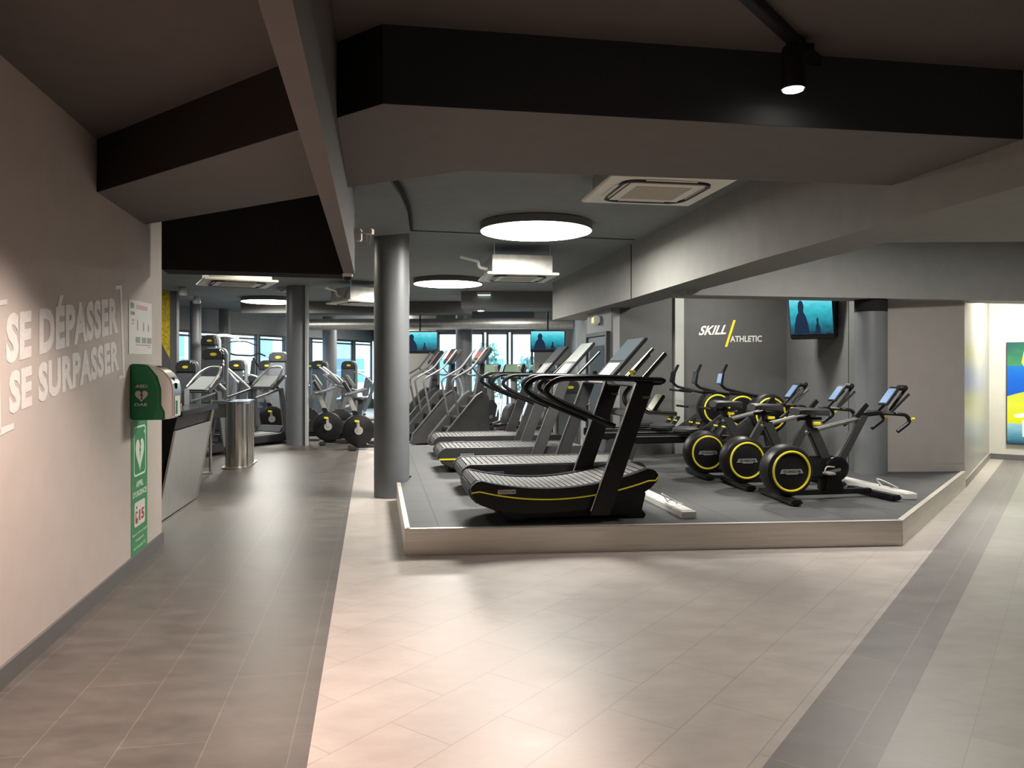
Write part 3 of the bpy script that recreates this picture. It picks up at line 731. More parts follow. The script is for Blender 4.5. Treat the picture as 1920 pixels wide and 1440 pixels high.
# ------------------------------------------------------------------ lettering on the walls
WP0, WP1 = (lwall(0)+.0016, 0), (lwall(6)+.0016, 6)
def wl(px, py): return on_plane(px, py, WP0, WP1)
t = thing('wall_lettering', 'large white French slogan in brackets on the beige wall', 'lettering', (lwall(4.5), 4.5, 1.6))
t.location = (0, 0, 0)
text_on(MB(), 'SE DÉPASSER', wl(11, 684), wl(221.5, 624), wl(220, 541), wl(12, 566), offset=.05, space=1.06).build('slogan_line', 'lettering_white', t, smooth=False)
text_on(MB(), 'SE SURPASSER', wl(17, 779), wl(223.5, 693), wl(222, 637), wl(17, 697), offset=.05, space=1.06).build('slogan_line', 'lettering_white', t, smooth=False)
def quads(*qs):
    mb = MB()
    for q in qs: mb.quad(*[wl(*p) for p in q])
    return mb
quads([(0, 563), (13.5, 561), (13.5, 570), (0, 573)], [(-12, 566), (0, 563), (0, 573), (-12, 576)], [(-12, 576), (-3, 576), (2, 812), (-10, 820)], [(-10, 806), (26, 793), (26, 804), (-10, 822)]).build('bracket', 'lettering_white', t, smooth=False)
quads([(217, 536), (228, 534.5), (228, 541), (217, 542.5)], [(225, 541), (228.4, 541), (234.5, 704), (230.5, 704.5)], [(223, 705.5), (234.6, 702), (234.6, 707.5), (223, 711.5)]).build('bracket', 'lettering_white', t, smooth=False)

t = thing('wall_logo_lettering', 'SKILL ATHLETIC sign in white letters with a yellow slash on the dark wall', 'sign', (0, 0, 0))
AP0, AP1 = (A0[0]+.001, A0[1]-.006), (A1[0]+.001, A1[1]-.006)
def wa(px, py): return on_plane(px, py, AP0, AP1)
text_on(MB(), 'SKILL', wa(1309.5, 629), wa(1361, 627), wa(1364.5, 609), wa(1313, 611), offset=.03, shear=.22).build('logo_word', 'white_ink', t, smooth=False)
text_on(MB(), 'ATHLETIC', wa(1369, 641.5), wa(1428.5, 641), wa(1428.5, 629), wa(1369, 630), offset=.025).build('logo_word', 'white_ink', t, smooth=False)
MB().quad(wa(1359, 650.5), wa(1363.5, 650.5), wa(1379.5, 600), wa(1375, 600)).build('slash', 'yellow', t, smooth=False)

# yellow brushed graphic on the far wall
t = MB().add([at_d(x, y, 15.985) for x, y in ((296, 534), (322, 534.5), (322, 680), (309, 655), (296, 630))], [(0, 1, 2, 3, 4)]).build('wall_graphic', 'yellow_wall', smooth=False)
tag(t, 'worn yellow graphic painted on the grey wall behind the beige corner', 'wall graphic')

# poster on the lettered wall
def wq(mb, x0, y0, x1, y1, k=(0, 0)):
    """patch of the poster in its own percent grid"""
    def c(u, v):
        a = wl(241, 560)*(1-u)+wl(284, 570)*u; b = wl(241, 663.5)*(1-u)+wl(284, 664.5)*u
        return a*(1-v)+b*v+Vector((.0045, 0, 0))
    return mb.quad(c(x0, y0), c(x1, y0), c(x1, y1), c(x0, y1))
po = thing('wall_poster', 'white printed instruction poster above the green defibrillator', 'poster', (0, 0, 0))
a, b, c_, d_ = wl(241, 560), wl(284, 570), wl(284, 664.5), wl(241, 663.5)
n_ = Vector((.003, 0, 0)); MB().add([a, b, c_, d_, a+n_, b+n_, c_+n_, d_+n_], [(0, 1, 2, 3), (4, 5, 6, 7), (0, 1, 5, 4), (1, 2, 6, 5), (2, 3, 7, 6), (3, 0, 4, 7)]).build('sheet', 'paper', po, smooth=False)
mb = MB(); wq(mb, .30, .08, .78, .16); wq(mb, .10, .36, .22, .39); wq(mb, .12, .42, .2, .45); mb.build('pink_print', 'pink_ink', po, smooth=False)
mb = MB(); wq(mb, .06, .06, .2, .16); wq(mb, .07, .22, .22, .28); mb.build('green_print', 'leaf', po, smooth=False)
mb = MB(); [wq(mb, x, .68, x+.18, .79) for x in (.28, .54, .79)]; [wq(mb, x, .36+.03*i, x+.03, .56) for i, x in enumerate((.34, .6, .82))]; wq(mb, .82, .86, .92, .88); mb.build('grey_print', 'grey_ink', po, smooth=False)
mb = MB(); wq(mb, .28, .815, .95, .84); mb.build('red_print', 'pink_ink', po, smooth=False)

# ------------------------------------------------------------------ defibrillator cabinet
wdir = Vector((-.2, 1, 0)).normalized(); wnrm = Vector((1, .2, 0)).normalized()
def heart(c, ux, uz, w, h, n=40):
    pts = []
    for k in range(n):
        a = 2*pi*k/n; x = 16*sin(a)**3/16.; y = (13*cos(a)-5*cos(2*a)-2*cos(3*a)-cos(4*a))/15.
        pts.append(Vector(c)+ux*(x*w/2)+uz*(y*h/2))
    return pts
O = Vector((lwall(5.64), 5.64, 0))                              # wall foot under the cabinet
ae = thing('defibrillator_cabinet', 'green and silver wall cabinet for a defibrillator with heart emblem', 'defibrillator', (O.x, O.y, 1.115), math.degrees(atan2(wnrm.y, wnrm.x)))
# local x out of the wall, local y along it away from the camera, local z up
arc = [(.17+.14*sin(radians(a)), .27+.14*cos(radians(a))) for a in range(0, 91, 9)]
MB().prism([(0, 0), (.225, 0), (.225, .06), (.20, .10), (.20, .24), (.175, .33), (.13, .40), (.06, .415), (0, .415)], 0, .27, 'Y').build('green_body', 'green', ae, .012)
MB().prism([(.15, .005), (.24, 0), (.24, .06), (.215, .11), (.215, .23), (.19, .32), (.13, .40), (.10, .41), (.06, .412), (.10, .39), (.15, .31), (.18, .22), (.18, .1)], -.004, .05, 'Y').build('green_trim', 'sign_green', ae, .008)
cvr = MB().prism([(.19, .0), (.285, .008), (.30, .03), (.30, .22)]+[(.10+.20*cos(radians(a)), .22+.19*sin(radians(a))) for a in range(10, 91, 10)]+[(.12, .39), (.17, .33), (.195, .24), (.195, .1)], .008, .262, 'Y').build('metal_cover', 'steel_bright', ae, .012)
for zz in (.29, .25): MB().box((.297-.02*(zz > .27), .10, zz), (.02, .03, .045)).build('cover_latch', 'black_plastic', cvr, .004)
MB().box((.302, .12, .10), (.004, .17, .15)).build('instruction_label', 'paper', cvr)
MB().box((.305, .085, .09), (.004, .05, .10)).build('label_picture', 'green', cvr)
ux, uz = Vector((1, 0, 0)), Vector((0, 0, 1))
MB().add(heart((.082, -.0065, .182), ux, uz, .088, .088), [tuple(range(40))]).build('heart_emblem', 'white_ink', ae, smooth=False)
bolt = [(.084, .212), (.072, .180), (.084, .183), (.080, .158), (.076, .160), (.083, .148), (.090, .162), (.086, .161), (.093, .193), (.082, .190), (.091, .212)]
MB().add([(x, -.0085, z) for x, z in bolt], [tuple(range(len(bolt)))]).build('lightning_bolt', 'black_ink', ae, smooth=False)
tm = MB(); text_on(tm, 'AED', (.04, -.0065, .24), (.124, -.0065, .24), (.124, -.0065, .262), (.04, -.0065, .262), offset=.035); text_on(tm, 'DAE', (.036, -.0065, .105), (.122, -.0065, .105), (.122, -.0065, .127), (.036, -.0065, .127), offset=.035)
tm.build('cabinet_lettering', 'white_ink', ae, smooth=False)

# green emergency strip under it
sg = thing('emergency_sign', 'tall green emergency call sign strip under the defibrillator cabinet', 'sign', (O.x, O.y, 0), math.degrees(atan2(wdir.y, wdir.x)))
sg.location = Vector((lwall(5.67), 5.67, 0))
# local x along the wall, local y out of it (towards minus y is outwards from the wall)
W_ = .44; S0, S1 = .10, 1.10
def sq(x, z, o=.004): return (x, -o, z)
MB().prism([(0, S0), (W_, S0), (W_, S1), (0, S1)], 0, -.003, 'Y').build('sign_panel', 'sign_green', sg, smooth=False)
def rrect(x0, z0, x1, z1, r, o, n=5):
    pts = []
    for cx_, cz_, a0 in ((x1-r, z1-r, 0), (x0+r, z1-r, 90), (x0+r, z0+r, 180), (x1-r, z0+r, 270)):
        for k in range(n+1): a = radians(a0+90*k/n); pts.append((cx_+r*cos(a), -o, cz_+r*sin(a)))
    return pts
a_, b_ = rrect(.06, .68, .385, 1.06, .04, .0045), rrect(.075, .695, .37, 1.045, .032, .0045)
mb = MB(); n = len(a_); mb.add(a_+b_, [(i, (i+1) % n, n+(i+1) % n, n+i) for i in range(n)]); mb.build('sign_frame', 'mint_ink', sg, smooth=False)
MB().add([tuple(p) for p in heart((.222, -.0045, .855), ux, uz, .23, .26)], [tuple(range(40))]).build('heart_emblem', 'mint_ink', sg, smooth=False)
bolt = [(.24, .93), (.20, .865), (.225, .868), (.21, .80), (.25, .885), (.226, .882), (.255, .93)]
MB().add([(x, -.006, z) for x, z in bolt], [tuple(range(len(bolt)))]).build('lightning_bolt', 'sign_green', sg, smooth=False)
MB().boxz(.325, .365, -.0055, -.0045, 1.0, 1.012).boxz(.339, .351, -.0055, -.0045, .986, 1.026).build('cross_mark', 'mint_ink', sg, smooth=False)
mb = MB(); text_on(mb, 'APPEL', sq(.12, .595), sq(.32, .595), sq(.32, .64), sq(.12, .64), offset=.03); text_on(mb, "D'URGENCE", sq(.04, .525), sq(.41, .525), sq(.41, .57), sq(.04, .57), offset=.03)
for i, tx in enumerate(("Depuis votre portable", "en appuyant", "sur la touche 112")):
    w2 = (.40, .22, .32)[i]; text_on(mb, tx, sq(.222-w2/2, .232-.05*i), sq(.222+w2/2, .232-.05*i), sq(.222+w2/2, .258-.05*i), sq(.222-w2/2, .258-.05*i), offset=.012)
mb.build('sign_lettering', 'mint_ink', sg, smooth=False)
MB().add(rrect(.075, .30, .365, .485, .025, .0045), [tuple(range(24))]).build('number_panel', 'white_ink', sg, smooth=False)
mb = MB(); text_on(mb, '15', sq(.20, .335, .006), sq(.34, .335, .006), sq(.34, .42, .006), sq(.20, .42, .006), offset=.035)
mb.add(rrect(.105, .325, .165, .415, .012, .006), [tuple(range(24))]); mb.add(rrect(.12, .435, .145, .455, .008, .006), [tuple(range(24))]); mb.build('red_number', 'red_ink', sg, smooth=False)
MB().add(rrect(.114, .365, .156, .402, .005, .0072), [tuple(range(24))]).build('phone_screen', 'white_ink', sg, smooth=False)

# ------------------------------------------------------------------ reception desk
Q0, Q1 = at_z(342, 771, 1.09), at_z(409, 757, 1.09)
qd = (Q1-Q0); QL = qd.length
de = thing('reception_desk', 'reception desk with black top and slanted brushed steel front', 'desk', (Q0.x, Q0.y, 0), math.degrees(atan2(qd.y, qd.x)))
# local x away along the counter, local y towards the wall side (behind the desk)
MB().boxz(0, QL, 0, .75, 1.035, 1.09).build('counter_top', 'black_gloss', de, .006)
MB().prism([(.30, .02), (.06, 1.03), (.72, 1.03), (.72, .02)], .05, QL-.02, 'X').build('carcass', 'black_plastic', de, .004)
MB().prism([(.22, .03), (.24, .03), (.075, .90), (.055, .90)], -.02, QL-.12, 'X').build('steel_front', 'steel_brushed', de, .002)
MB().prism([(.22, .03), (.30, .03), (.14, 1.03), (.04, 1.03)], QL-.12, QL, 'X').build('end_panel', 'steel', de, .002)
MB().boxz(0, QL-.1, .21, .225, .0, .022).build('plinth', 'steel_bright', de)
lc = de.matrix_basis.copy()
def desk_pt(x, y, z): return Matrix.Translation(de.location) @ Matrix.Rotation(de.rotation_euler.z, 4, 'Z') @ Vector((x, y, z))
rzq = math.degrees(de.rotation_euler.z)
t = thing('desk_easel', 'small folded beige stand on the black desk top', 'stand', desk_pt(.75, .30, 1.098), rzq)
MB().bar((0, -.08, 0), (0, .02, .20), .16, .012, up=(0, 1, 0)).build('front_leaf', 'wood_beige', t)
MB().bar((0, .14, 0), (0, .02, .20), .16, .012, up=(0, 1, 0)).build('back_leaf', 'wood_beige', t)
t = thing('desk_reader', 'flat silver card reader lying on the desk top', 'card reader', desk_pt(.25, .25, 1.09), rzq)
MB().boxz(-.1, .1, -.08, .08, 0, .025).build('case', 'silver_paint', t, .008)
MB().boxz(-.08, .08, -.06, .06, .025, .029).build('keypad', 'pale_grey', t)
t = thing('document_tray', 'steel upright tray standing at the end of the desk top', 'tray', desk_pt(1.25, .28, 1.09), rzq)
MB().boxz(-.11, .11, -.012, .012, 0, .17).boxz(-.11, .11, -.012, .10, 0, .012).build('back_plate', 'steel', t, .003)
MB().boxz(-.11, .11, .09, .10, 0, .07).build('front_lip', 'steel', t, .002)

# ------------------------------------------------------------------ turnstile and glass barrier
tp = at_z(434, 880, 0)
ts = thing('turnstile', 'brushed steel turnstile with rounded end and tripod arms beside the desk', 'turnstile', (tp.x, tp.y+.2, 0), 100)
# local x away from the camera, local y towards the desk
def stadium(x0, x1, r, n=12):
    return [(x1+r*cos(radians(a)), r*sin(radians(a))) for a in range(-90, 91, 15)]+[(x0+r*cos(radians(a)), r*sin(radians(a))) for a in range(90, 271, 15)]
MB().prism(stadium(.0, .62, .16), .02, .97, 'Z').build('cabinet', 'steel_bright', ts, .0)
for yy in (-.166, ): 
    for xx in (.0, .2, .42): MB().tube([(xx, yy, .03), (xx, yy, .96)], .028, 12).build('corner_tube', 'steel_bright', ts)
MB().prism(stadium(-.02, .64, .175), .97, 1.0, 'Z').build('top_plate', 'chrome', ts, .006)
MB().box((.25, .30, .85), (.36, .36, .20)).build('reader_box', 'steel', ts, .02)
MB().box((.25, .30, .985), (.5, .40, .03)).build('box_lid', 'chrome', ts, .006)
for k, (ay, az) in enumerate(((.34, -.42), (.42, -.02), (.10, -.50))):
    MB().tube([(.25+.1*k, .36, .80), (.25+.1*k, .36+ay, .80+az)], .016, 10).build('tripod_arm', 'chrome', ts)
MB().prism(stadium(-.05, .7, .2), 0, .02, 'Z').build('foot_plate', 'steel', ts)
gb = thing('glass_barrier', 'clear glass barrier panels with steel post between desk and turnstile', 'barrier', (-4.62, 10.62, 0), 35)
for x in (-.42, .02):
    MB().boxz(x, x+.40, -.006, .006, .10, 1.12 if x < 0 else 1.05).build('glass_panel', 'clear_glass', gb)
for x in (-.43, 0.0, .43): MB().tube([(x, 0, 0), (x, 0, 1.05)], .02, 12).build('barrier_post', 'steel_bright', gb)
MB().boxz(-.45, .45, -.05, .05, 0, .03).build('floor_rail', 'steel', gb)

# ------------------------------------------------------------------ ceiling fittings
LAMPS = []
def round_lamp(px, py, z, label, power, r=.62):
    p = at_z(px, py, z)
    t = thing('ceiling_lamp', label, 'ceiling lamp', p, 0, 'big round ceiling lamps')
    MB().lathe([(r-.02, .01), (r, .012), (r, .09), (r-.02, ZM-z), (0, ZM-z)], (0, 0, 0), 'Z', 64).build('housing', 'grey_wall', t)
    MB().lathe([(0, 0), (r-.03, 0), (r-.008, .006), (r-.008, .014), (0, .014)], (0, 0, 0), 'Z', 64).build('diffuser', 'lamp_glow', t)
    LAMPS.append((p.x, p.y, p.z, power)); return t
round_lamp(1005, 436, 3.0, 'large glowing round ceiling lamp, biggest and closest of the three', 200)
round_lamp(840, 534, 3.0, 'glowing round ceiling lamp beside the air conditioner with exposed casing', 200)
round_lamp(505, 567, 3.0, 'glowing round ceiling lamp partly hidden by the slimmer round column', 200)

def cassette(loc, rz, s, label, top, conduit=False):
    t = thing('air_conditioner', label, 'air conditioner', loc, rz, 'ceiling cassette air conditioners')
    h = s/2
    MB().prism([(-h, -h), (h, -h), (h, h), (-h, h)], 0, .03, 'Z').build('panel', 'ac_white', t, .008)
    sl = MB(); sl.tube(rounded([(-h*.3, -h*.72, 0), (h*.72, -h*.72, 0), (h*.72, h*.72, 0), (-h*.72, h*.72, 0), (-h*.72, -h*.72, 0), (-h*.3, -h*.72, 0)], s*.16), .018, 6)
    sl.build('air_slot', 'black_plastic', t)
    MB().prism([(-h*.62, -h*.62), (h*.62, -h*.62), (h*.62, h*.62), (-h*.62, h*.62)], -.012, .0, 'Z').build('inner_panel', 'ac_white', t, .01)
    MB().prism([(-h*.46, -h*.44), (h*.46, -h*.44), (h*.46, h*.44), (-h*.46, h*.44)], -.016, -.011, 'Z').build('grille', 'ac_grille', t, smooth=False)
    for a in range(4):
        c, s_ = cos(a*pi/2), sin(a*pi/2); q = lambda x, y: (x*c-y*s_, x*s_+y*c)
        p0, p1 = q(-h*.42, -h*.74), q(h*.42, -h*.74)
        MB().bar((*p0, -.006), (*p1, -.006), .055, .006).build('louvre', 'ac_white', t, .002)
    if top > .06: MB().prism([(-h*.84, -h*.84), (h*.84, -h*.84), (h*.84, h*.84), (-h*.84, h*.84)], .03, top, 'Z').build('casing', 'galvanised', t, .006)
    if conduit:
        MB().tube(rounded([(-h*.9, -h*.3, .10), (-h*1.15, -h*.3, .12), (-h*1.15, -h*.3, .2), (-h*1.7, -h*.5, .24)], .05), .022, 8).build('pipe', 'white_plastic', t)
        for sx in (-1, 1): MB().bar((sx*h*.78, -h*.78, .03), (sx*h*.78, -h*.78, top), .03, .03, up=(1, 0, 0)).bar((sx*h*.78, -h*.78, .03), (sx*h*.78, -h*.78, ZM-loc[2]), .012, .012, up=(1, 0, 0)).build('hanger', 'galvanised', t)
    return t
cassette((1.136, 6.10, 2.90), 9.5, .96, 'cream air conditioner panel closest overhead, in front of the biggest lamp', .19)
cassette((.07, 10.3, 2.70), 10, .94, 'air conditioner with exposed metal casing hanging behind the biggest lamp', .26, True)
cassette((-3.8, 10.6, 2.66), 28, .95, 'air conditioner with white pipes hanging under the black beam wing', .26, True)
cassette((-2.85, 14.4, 2.70), 38, .95, 'air conditioner hanging between the two round columns', .28, True)

# track with spotlight
a, b = at_z(1395, -12, ZF-.025), at_z(1531, 116, ZF-.025)
d = (b-a).normalized(); a = b-d*2.2
tr = thing('track_rail', 'black ceiling track running to the dark beam', 'lighting track', b)
MB().bar(a-b+Vector((0, 0, .0)), Vector((0, 0, 0)), .045, .045).build('rail', 'black_metal', tr, .004)
MB().bar(a-b+Vector((-.03, 0, .01)), d*-.3+Vector((-.03, 0, .01)), .006, .012).build('cable', 'graphite', tr)
TS = at_d(1487, 168, 3.40)
sp = thing('track_spotlight', 'black cylinder spotlight glowing warm white on the ceiling track', 'spotlight', TS)
hh = ZF-.05-TS.z
MB().lathe([(.044, .004), (.05, 0), (.052, .02), (.052, .165), (.045, .185), (.0, .19)], (0, 0, 0), 'Z', 28).build('can', 'black_plastic', sp)
MB().lathe([(0, .012), (.043, .012), (.043, .016), (0, .016)], (0, 0, -.016), 'Z', 28).build('lens', 'spot_glow', sp)
MB().cyl((0, 0, .18), (.03, .02, hh), .02).box((.03, .02, hh), (.12, .06, .03)).build('adapter', 'black_metal', sp)

# cameras on the blade
p = on_plane(669, 440, (K2.x, K2.y), (K3.x, K3.y)); p = Vector((K2.x+.01, K2.y-.05, p.z))
p = at_d(668, 441, K2.y-.02)
t = thing('security_camera', 'white bracket camera with looped cable on the end of the ceiling blade', 'security camera', p)
MB().box((.02, 0, 0), (.05, .06, .10)).build('bracket', 'white_plastic', t, .008)
MB().bar((.03, 0, .02), (.10, -.02, .02), .015, .015).bar((.08, -.02, .025), (.145, -.04, .022), .05, .045).build('camera_body', 'white_plastic', t, .006)
MB().tube(catmull([(.09, -.02, .0), (.09, -.02, -.05), (.11, -.03, -.08), (.125, -.03, -.04), (.12, -.03, .0)], 5), .004, 5).build('cable', 'white_plastic', t)
p = at_z(656, 520, ZL)
t = thing('dome_camera', 'white dome camera under the tip of the ceiling blade', 'security camera', (K2.x-.045, K2.y-.06, ZL))
MB().lathe([(.0, 0), (.042, 0), (.042, -.022), (.038, -.026), (0, -.026)], (0, 0, 0), 'Z', 24).build('base', 'white_plastic', t)
MB().lathe([(.034, -.024), (.03, -.042), (.018, -.055), (0, -.06)], (0, 0, 0), 'Z', 24).build('dome', 'black_gloss', t)
# hook by the first air conditioner
p = at_d(1108, 332, 5.6)
t = MB().tube(rounded([(0, 0, .16), (0, 0, .05), (.015, 0, .0), (.03, 0, .03)], .02), .006, 6).build('ceiling_hook', 'galvanised', loc=p); t.location.z = ZM-.16
tag(t, 'small metal hook on the ceiling beside the closest air conditioner', 'hook')

# ------------------------------------------------------------------ televisions
def tv(loc, rz, w, h, label, tilt=0, depth=.08, rod=None, back=0):
    t = thing('television', label, 'television', loc, rz, 'hanging televisions with teal pictures')
    R = Matrix.Rotation(radians(tilt), 3, 'X')
    def bx(c, d): return MB().box(R @ Vector(c), d, R)
    bx((0, 0, 0), (w, depth, h)).build('case', 'black_plastic', t, .012)
    s = bx((0, -depth/2-.002, .02), (w*.95, .004, h*.84)).build('picture', 'tv_teal', t, smooth=False)
    mb = MB(); y = -depth/2-.0055
    sil = [(-.40, -.40), (-.37, -.18), (-.33, -.02), (-.28, .06), (-.285, .18), (-.27, .28), (-.22, .33), (-.17, .29), (-.15, .20), (-.165, .08), (-.11, -.04), (-.07, -.20), (-.05, -.40)]
    mb.add([R @ Vector((x*w, y, .02+z*h)) for x, z in sil], [tuple(range(len(sil)))])
    sil = [(.08, -.40), (.09, -.26), (.12, -.18), (.115, -.10), (.14, -.05), (.165, -.10), (.16, -.18), (.19, -.26), (.20, -.40)]
    mb.add([R @ Vector((x*w, y, .02+z*h)) for x, z in sil], [tuple(range(len(sil)))]); mb.build('silhouette', 'tv_navy', s, smooth=False)
    bx((w*.4, -depth/2-.003, h*.455), (w*.1, .004, h*.035)).build('maker_mark', 'white_ink', t)
    if rod: MB().cyl((0, .06, h*.3), (0, .06, rod), .02).build('hanging_rod', 'black_metal', t)
    if back: MB().box((0, depth/2+back/2, -.02), (w*(.55 if back < .3 else .98), back, h*.8)).build('wall_bracket', 'black_plastic', t, .01)
    return t
p = at_d(787, 642, 19.25); tv((p.x, p.y, p.z), 0, .92, .56, 'hanging television with a teal picture, left of the glass doors', rod=ZM-p.z)
p = at_d(1027, 640, 17.6); tv((p.x, p.y, p.z), -3, .80, .50, 'hanging television with a teal picture, above the runners', tilt=4, rod=ZM-p.z)
p = at_d(1524, 600, 10.3)
tv((p.x, p.y, p.z+.06), -38, .58, .62, 'large wall television with teal picture above the bikes', tilt=12, depth=.16, rod=.7, back=.34)

# ------------------------------------------------------------------ lit picture in the corridor
pa = Vector((*E1, 0)); pd = (Vector((*F1, 0))-pa).normalized(); pn = Vector((pd.y, -pd.x, 0))
def onF(px): return on_plane(px, 700, E1, F1)
a = onF(1887)
wp = thing('wall_picture', 'bright framed picture in yellow, blue and green on the pale corridor wall', 'picture', (a.x, a.y, 0), math.degrees(atan2(pd.y, pd.x)))
zt = EYE-(642-HY)/FPX*a.y; zb = EYE-(832-HY)/FPX*a.y; PW = 1.3; PH = zt-zb
def pz(v): return zb+PH*v
MB().boxz(0, PW, -.05, -.005, zb, zt).build('frame', 'graphite', wp, .004)
def pp(name, m, pts, o): MB().add([(u*PW, -o, pz(v)) for u, v in pts], [tuple(range(len(pts)))]).build(name, m, wp, smooth=False)
pp('green_field', 'art_green', [(.01, .52), (.99, .52), (.99, .995), (.01, .995)], .0515)
pp('blue_shape', 'art_blue', [(.01, .47), (.12, .50), (.25, .53), (.6, .52), (.99, .47), (.99, .62), (.7, .78), (.4, .84), (.18, .77), (.01, .77)], .0535)
pp('yellow_shape', 'art_yellow', [(.01, .20), (.99, .20), (.99, .47), (.6, .52), (.25, .535), (.12, .505), (.01, .48)], .0525)
pp('teal_field', 'art_teal', [(.01, .01), (.99, .01), (.99, .205), (.01, .205)], .053)
pp('gold_shape', 'art_gold', [(.16, .80), (.20, .74), (.27, .76), (.36, .82), (.48, .80), (.55, .90), (.5, .99), (.22, .99), (.19, .93)], .0545)
pp('pale_flash', 'art_white', [(.08, .29), (.30, .33), (.5, .36), (.5, .29), (.28, .27), (.1, .265)], .055)
mb = MB()
fa, fb = [(.17, .08), (.62, .08), (.62, .24), (.17, .24)], [(.20, .10), (.59, .10), (.59, .22), (.20, .22)]
mb.add([(u*PW, -.056, pz(v)) for u, v in fa+fb], [(i, (i+1) % 4, 4+(i+1) % 4, 4+i) for i in range(4)])
text_on(mb, 'S', (.23*PW, -.056, pz(.115)), (.30*PW, -.056, pz(.115)), (.30*PW, -.056, pz(.205)), (.23*PW, -.056, pz(.205)), offset=.03)
mb.build('white_emblem', 'art_white', wp, smooth=False)

# ------------------------------------------------------------------ hall: stair climbers
def stair_climber(loc, rz, label):
    t = thing('stair_climber', label, 'stair climber', loc, rz, 'grey stair climbers')
    for s in (-1, 1):
        side = [(-.46, .03), (-.50, .10), (-.46, .22), (.22, .98), (.32, 1.05), (.42, 1.05), (.48, .95), (.50, .03)]
        p = MB().prism(side, s*.30, s*.36, 'Y').build('side_panel', 'graphite', t, .015)
        rim = [(-.49, s*.365, .08), (-.46, s*.365, .22), (.22, s*.365, .99), (.34, s*.365, 1.06)]
        MB().tube(rim, .016, 6).build('panel_rim', 'tube_grey', p)
        MB().prism([(-.05, .05), (.36, .56), (.40, .80), (.46, .86), (.46, .05)], s*.362, s*.368, 'Y').build('panel_inset', 'charcoal', p)
        y = s*.33
        MB().tube(rounded([(-.10, y, .60), (-.24, y, 1.28), (.16, y, 1.50), (.44, y, 1.86)], .09), .022, 8).build('handrail', 'tube_grey', t)
        MB().tube(rounded([(.16, y, 1.50), (.30, y, 1.36), (.48, y, 1.36)], .05), .018, 8).build('rail_brace', 'tube_grey', t)
    for k in range(5):
        x = -.40+.17*k; z = .20+.19*k
        MB().boxz(x, x+.20, -.29, .29, z-.02, z+.012).build('step', 'charcoal', t, .004)
        MB().boxz(x+.165, x+.18, -.29, .29, z, z+.17).build('riser', 'beam_black', t)
    MB().boxz(-.36, .5, -.29, .29, .02, .16).build('base', 'charcoal', t, .01)
    MB().prism([(.30, .95), (.46, .95), (.50, 1.60), (.42, 1.62)], -.08, .08, 'Y').build('mast', 'charcoal', t, .01)
    c = MB().bar((.36, 0, 1.58), (.56, 0, 1.88), .52, .09).build('console', 'graphite', t, .02)
    MB().bar((.352, 0, 1.68), (.435, 0, 1.80), .26, .012).build('console_screen', 'screen_red', c)
    return t
sc1 = stair_climber((-1.0, 14.35, 0), 22, 'grey stair climber closest to the slatted treadmills')
dup(sc1, (-1.63, 15.35, 0), 22, 'grey stair climber in the middle of three, red console lit')
dup(sc1, (-2.15, 17.2, 0), 22, 'grey stair climber half hidden behind the thick round column')

# ------------------------------------------------------------------ hall: exercise bikes
def hall_bike(loc, rz, label, group='grey bikes on the pale hall floor'):
    t = thing('upright_bike', label, 'exercise bike', loc, rz, group)
    w = MB().lathe([(0, -.05), (.25, -.05), (.285, -.03), (.285, .03), (.25, .05), (0, .05)], (.34, .06, .36), 'Y', 36).build('flywheel', 'black_plastic', t)
    MB().lathe([(0, -.02), (.075, -.02), (.075, .02), (0, .02)], (.34, .125, .36), 'Y', 24).bar((.34, .15, .36), (.36, .15, .52), .012, .05, up=(1, 0, 0)).build('hub_crank', 'silver_paint', w)
    MB().bar((.34, .20, .53), (.42, .20, .54), .10, .03).build('pedal', 'yellow', t)
    MB().prism([(-.45, .26), (.42, .26), (.46, .34), (.40, .44), (-.30, .46), (-.45, .40)], -.07, .04, 'Y').build('body', 'graphite', t, .02)
    MB().prism([(.18, .06), (.34, .06), (.30, .2), (.22, .2)], -.05, .05, 'Y').build('pedestal', 'black_plastic', t)
    MB().boxz(-.5, .42, -.04, .04, .03, .09).build('spine', 'charcoal', t, .01)
    for x in (.45, -.52): MB().box((x, 0, .04), (.13, .52, .06)).build('foot_bar', 'charcoal', t, .02)
    MB().prism([(.22, .38), (.34, .38), (.46, .72), (.37, .72)], -.045, .045, 'Y').build('handle_post_sleeve', 'beam_black', t, .01)
    MB().prism([(.35, .70), (.45, .70), (.56, 1.0), (.48, 1.0)], -.035, .035, 'Y').build('handle_post', 'silver_paint', t, .01)
    MB().tube(rounded([(.20, -.22, 1.12), (.36, -.22, 1.06), (.58, -.20, 1.0), (.58, .20, 1.0), (.36, .22, 1.06), (.20, .22, 1.12)], .08), .02, 8).build('handlebar', 'mid_grey', t)
    MB().bar((.40, 0, 1.0), (.62, 0, 1.02), .24, .04).build('handle_tray', 'mid_grey', t, .01)
    c = MB().bar((.50, 0, 1.05), (.62, 0, 1.26), .30, .05).build('console', 'charcoal', t, .02)
    MB().bar((.475, 0, 1.08), (.585, 0, 1.265), .24, .012).build('console_screen', 'screen_pale', c)
    MB().prism([(-.30, .42), (-.18, .42), (-.26, .86), (-.34, .86)], -.03, .03, 'Y').build('seat_post', 'charcoal', t, .01)
    MB().lathe([(0, 0), (.11, 0), (.13, .03), (.12, .06), (0, .07)], (-.30, 0, .86), 'Z', 20).prism([(-.25, .87), (-.06, .88), (-.05, .90), (-.25, .93)], -.03, .03, 'Y').build('saddle', 'saddle_black', t, .008)
    return t
def hb(px, py, rz, label, k=None):
    p = at_z(px, py, 0); p = Vector((p.x, p.y, 0)); a = radians(rz); f = Vector((cos(a), sin(a), 0)); q = p-f*.45+Vector((0, .24, 0))
    if k is None: return hall_bike(q, rz, label)
    return dup(k, q, rz, label)
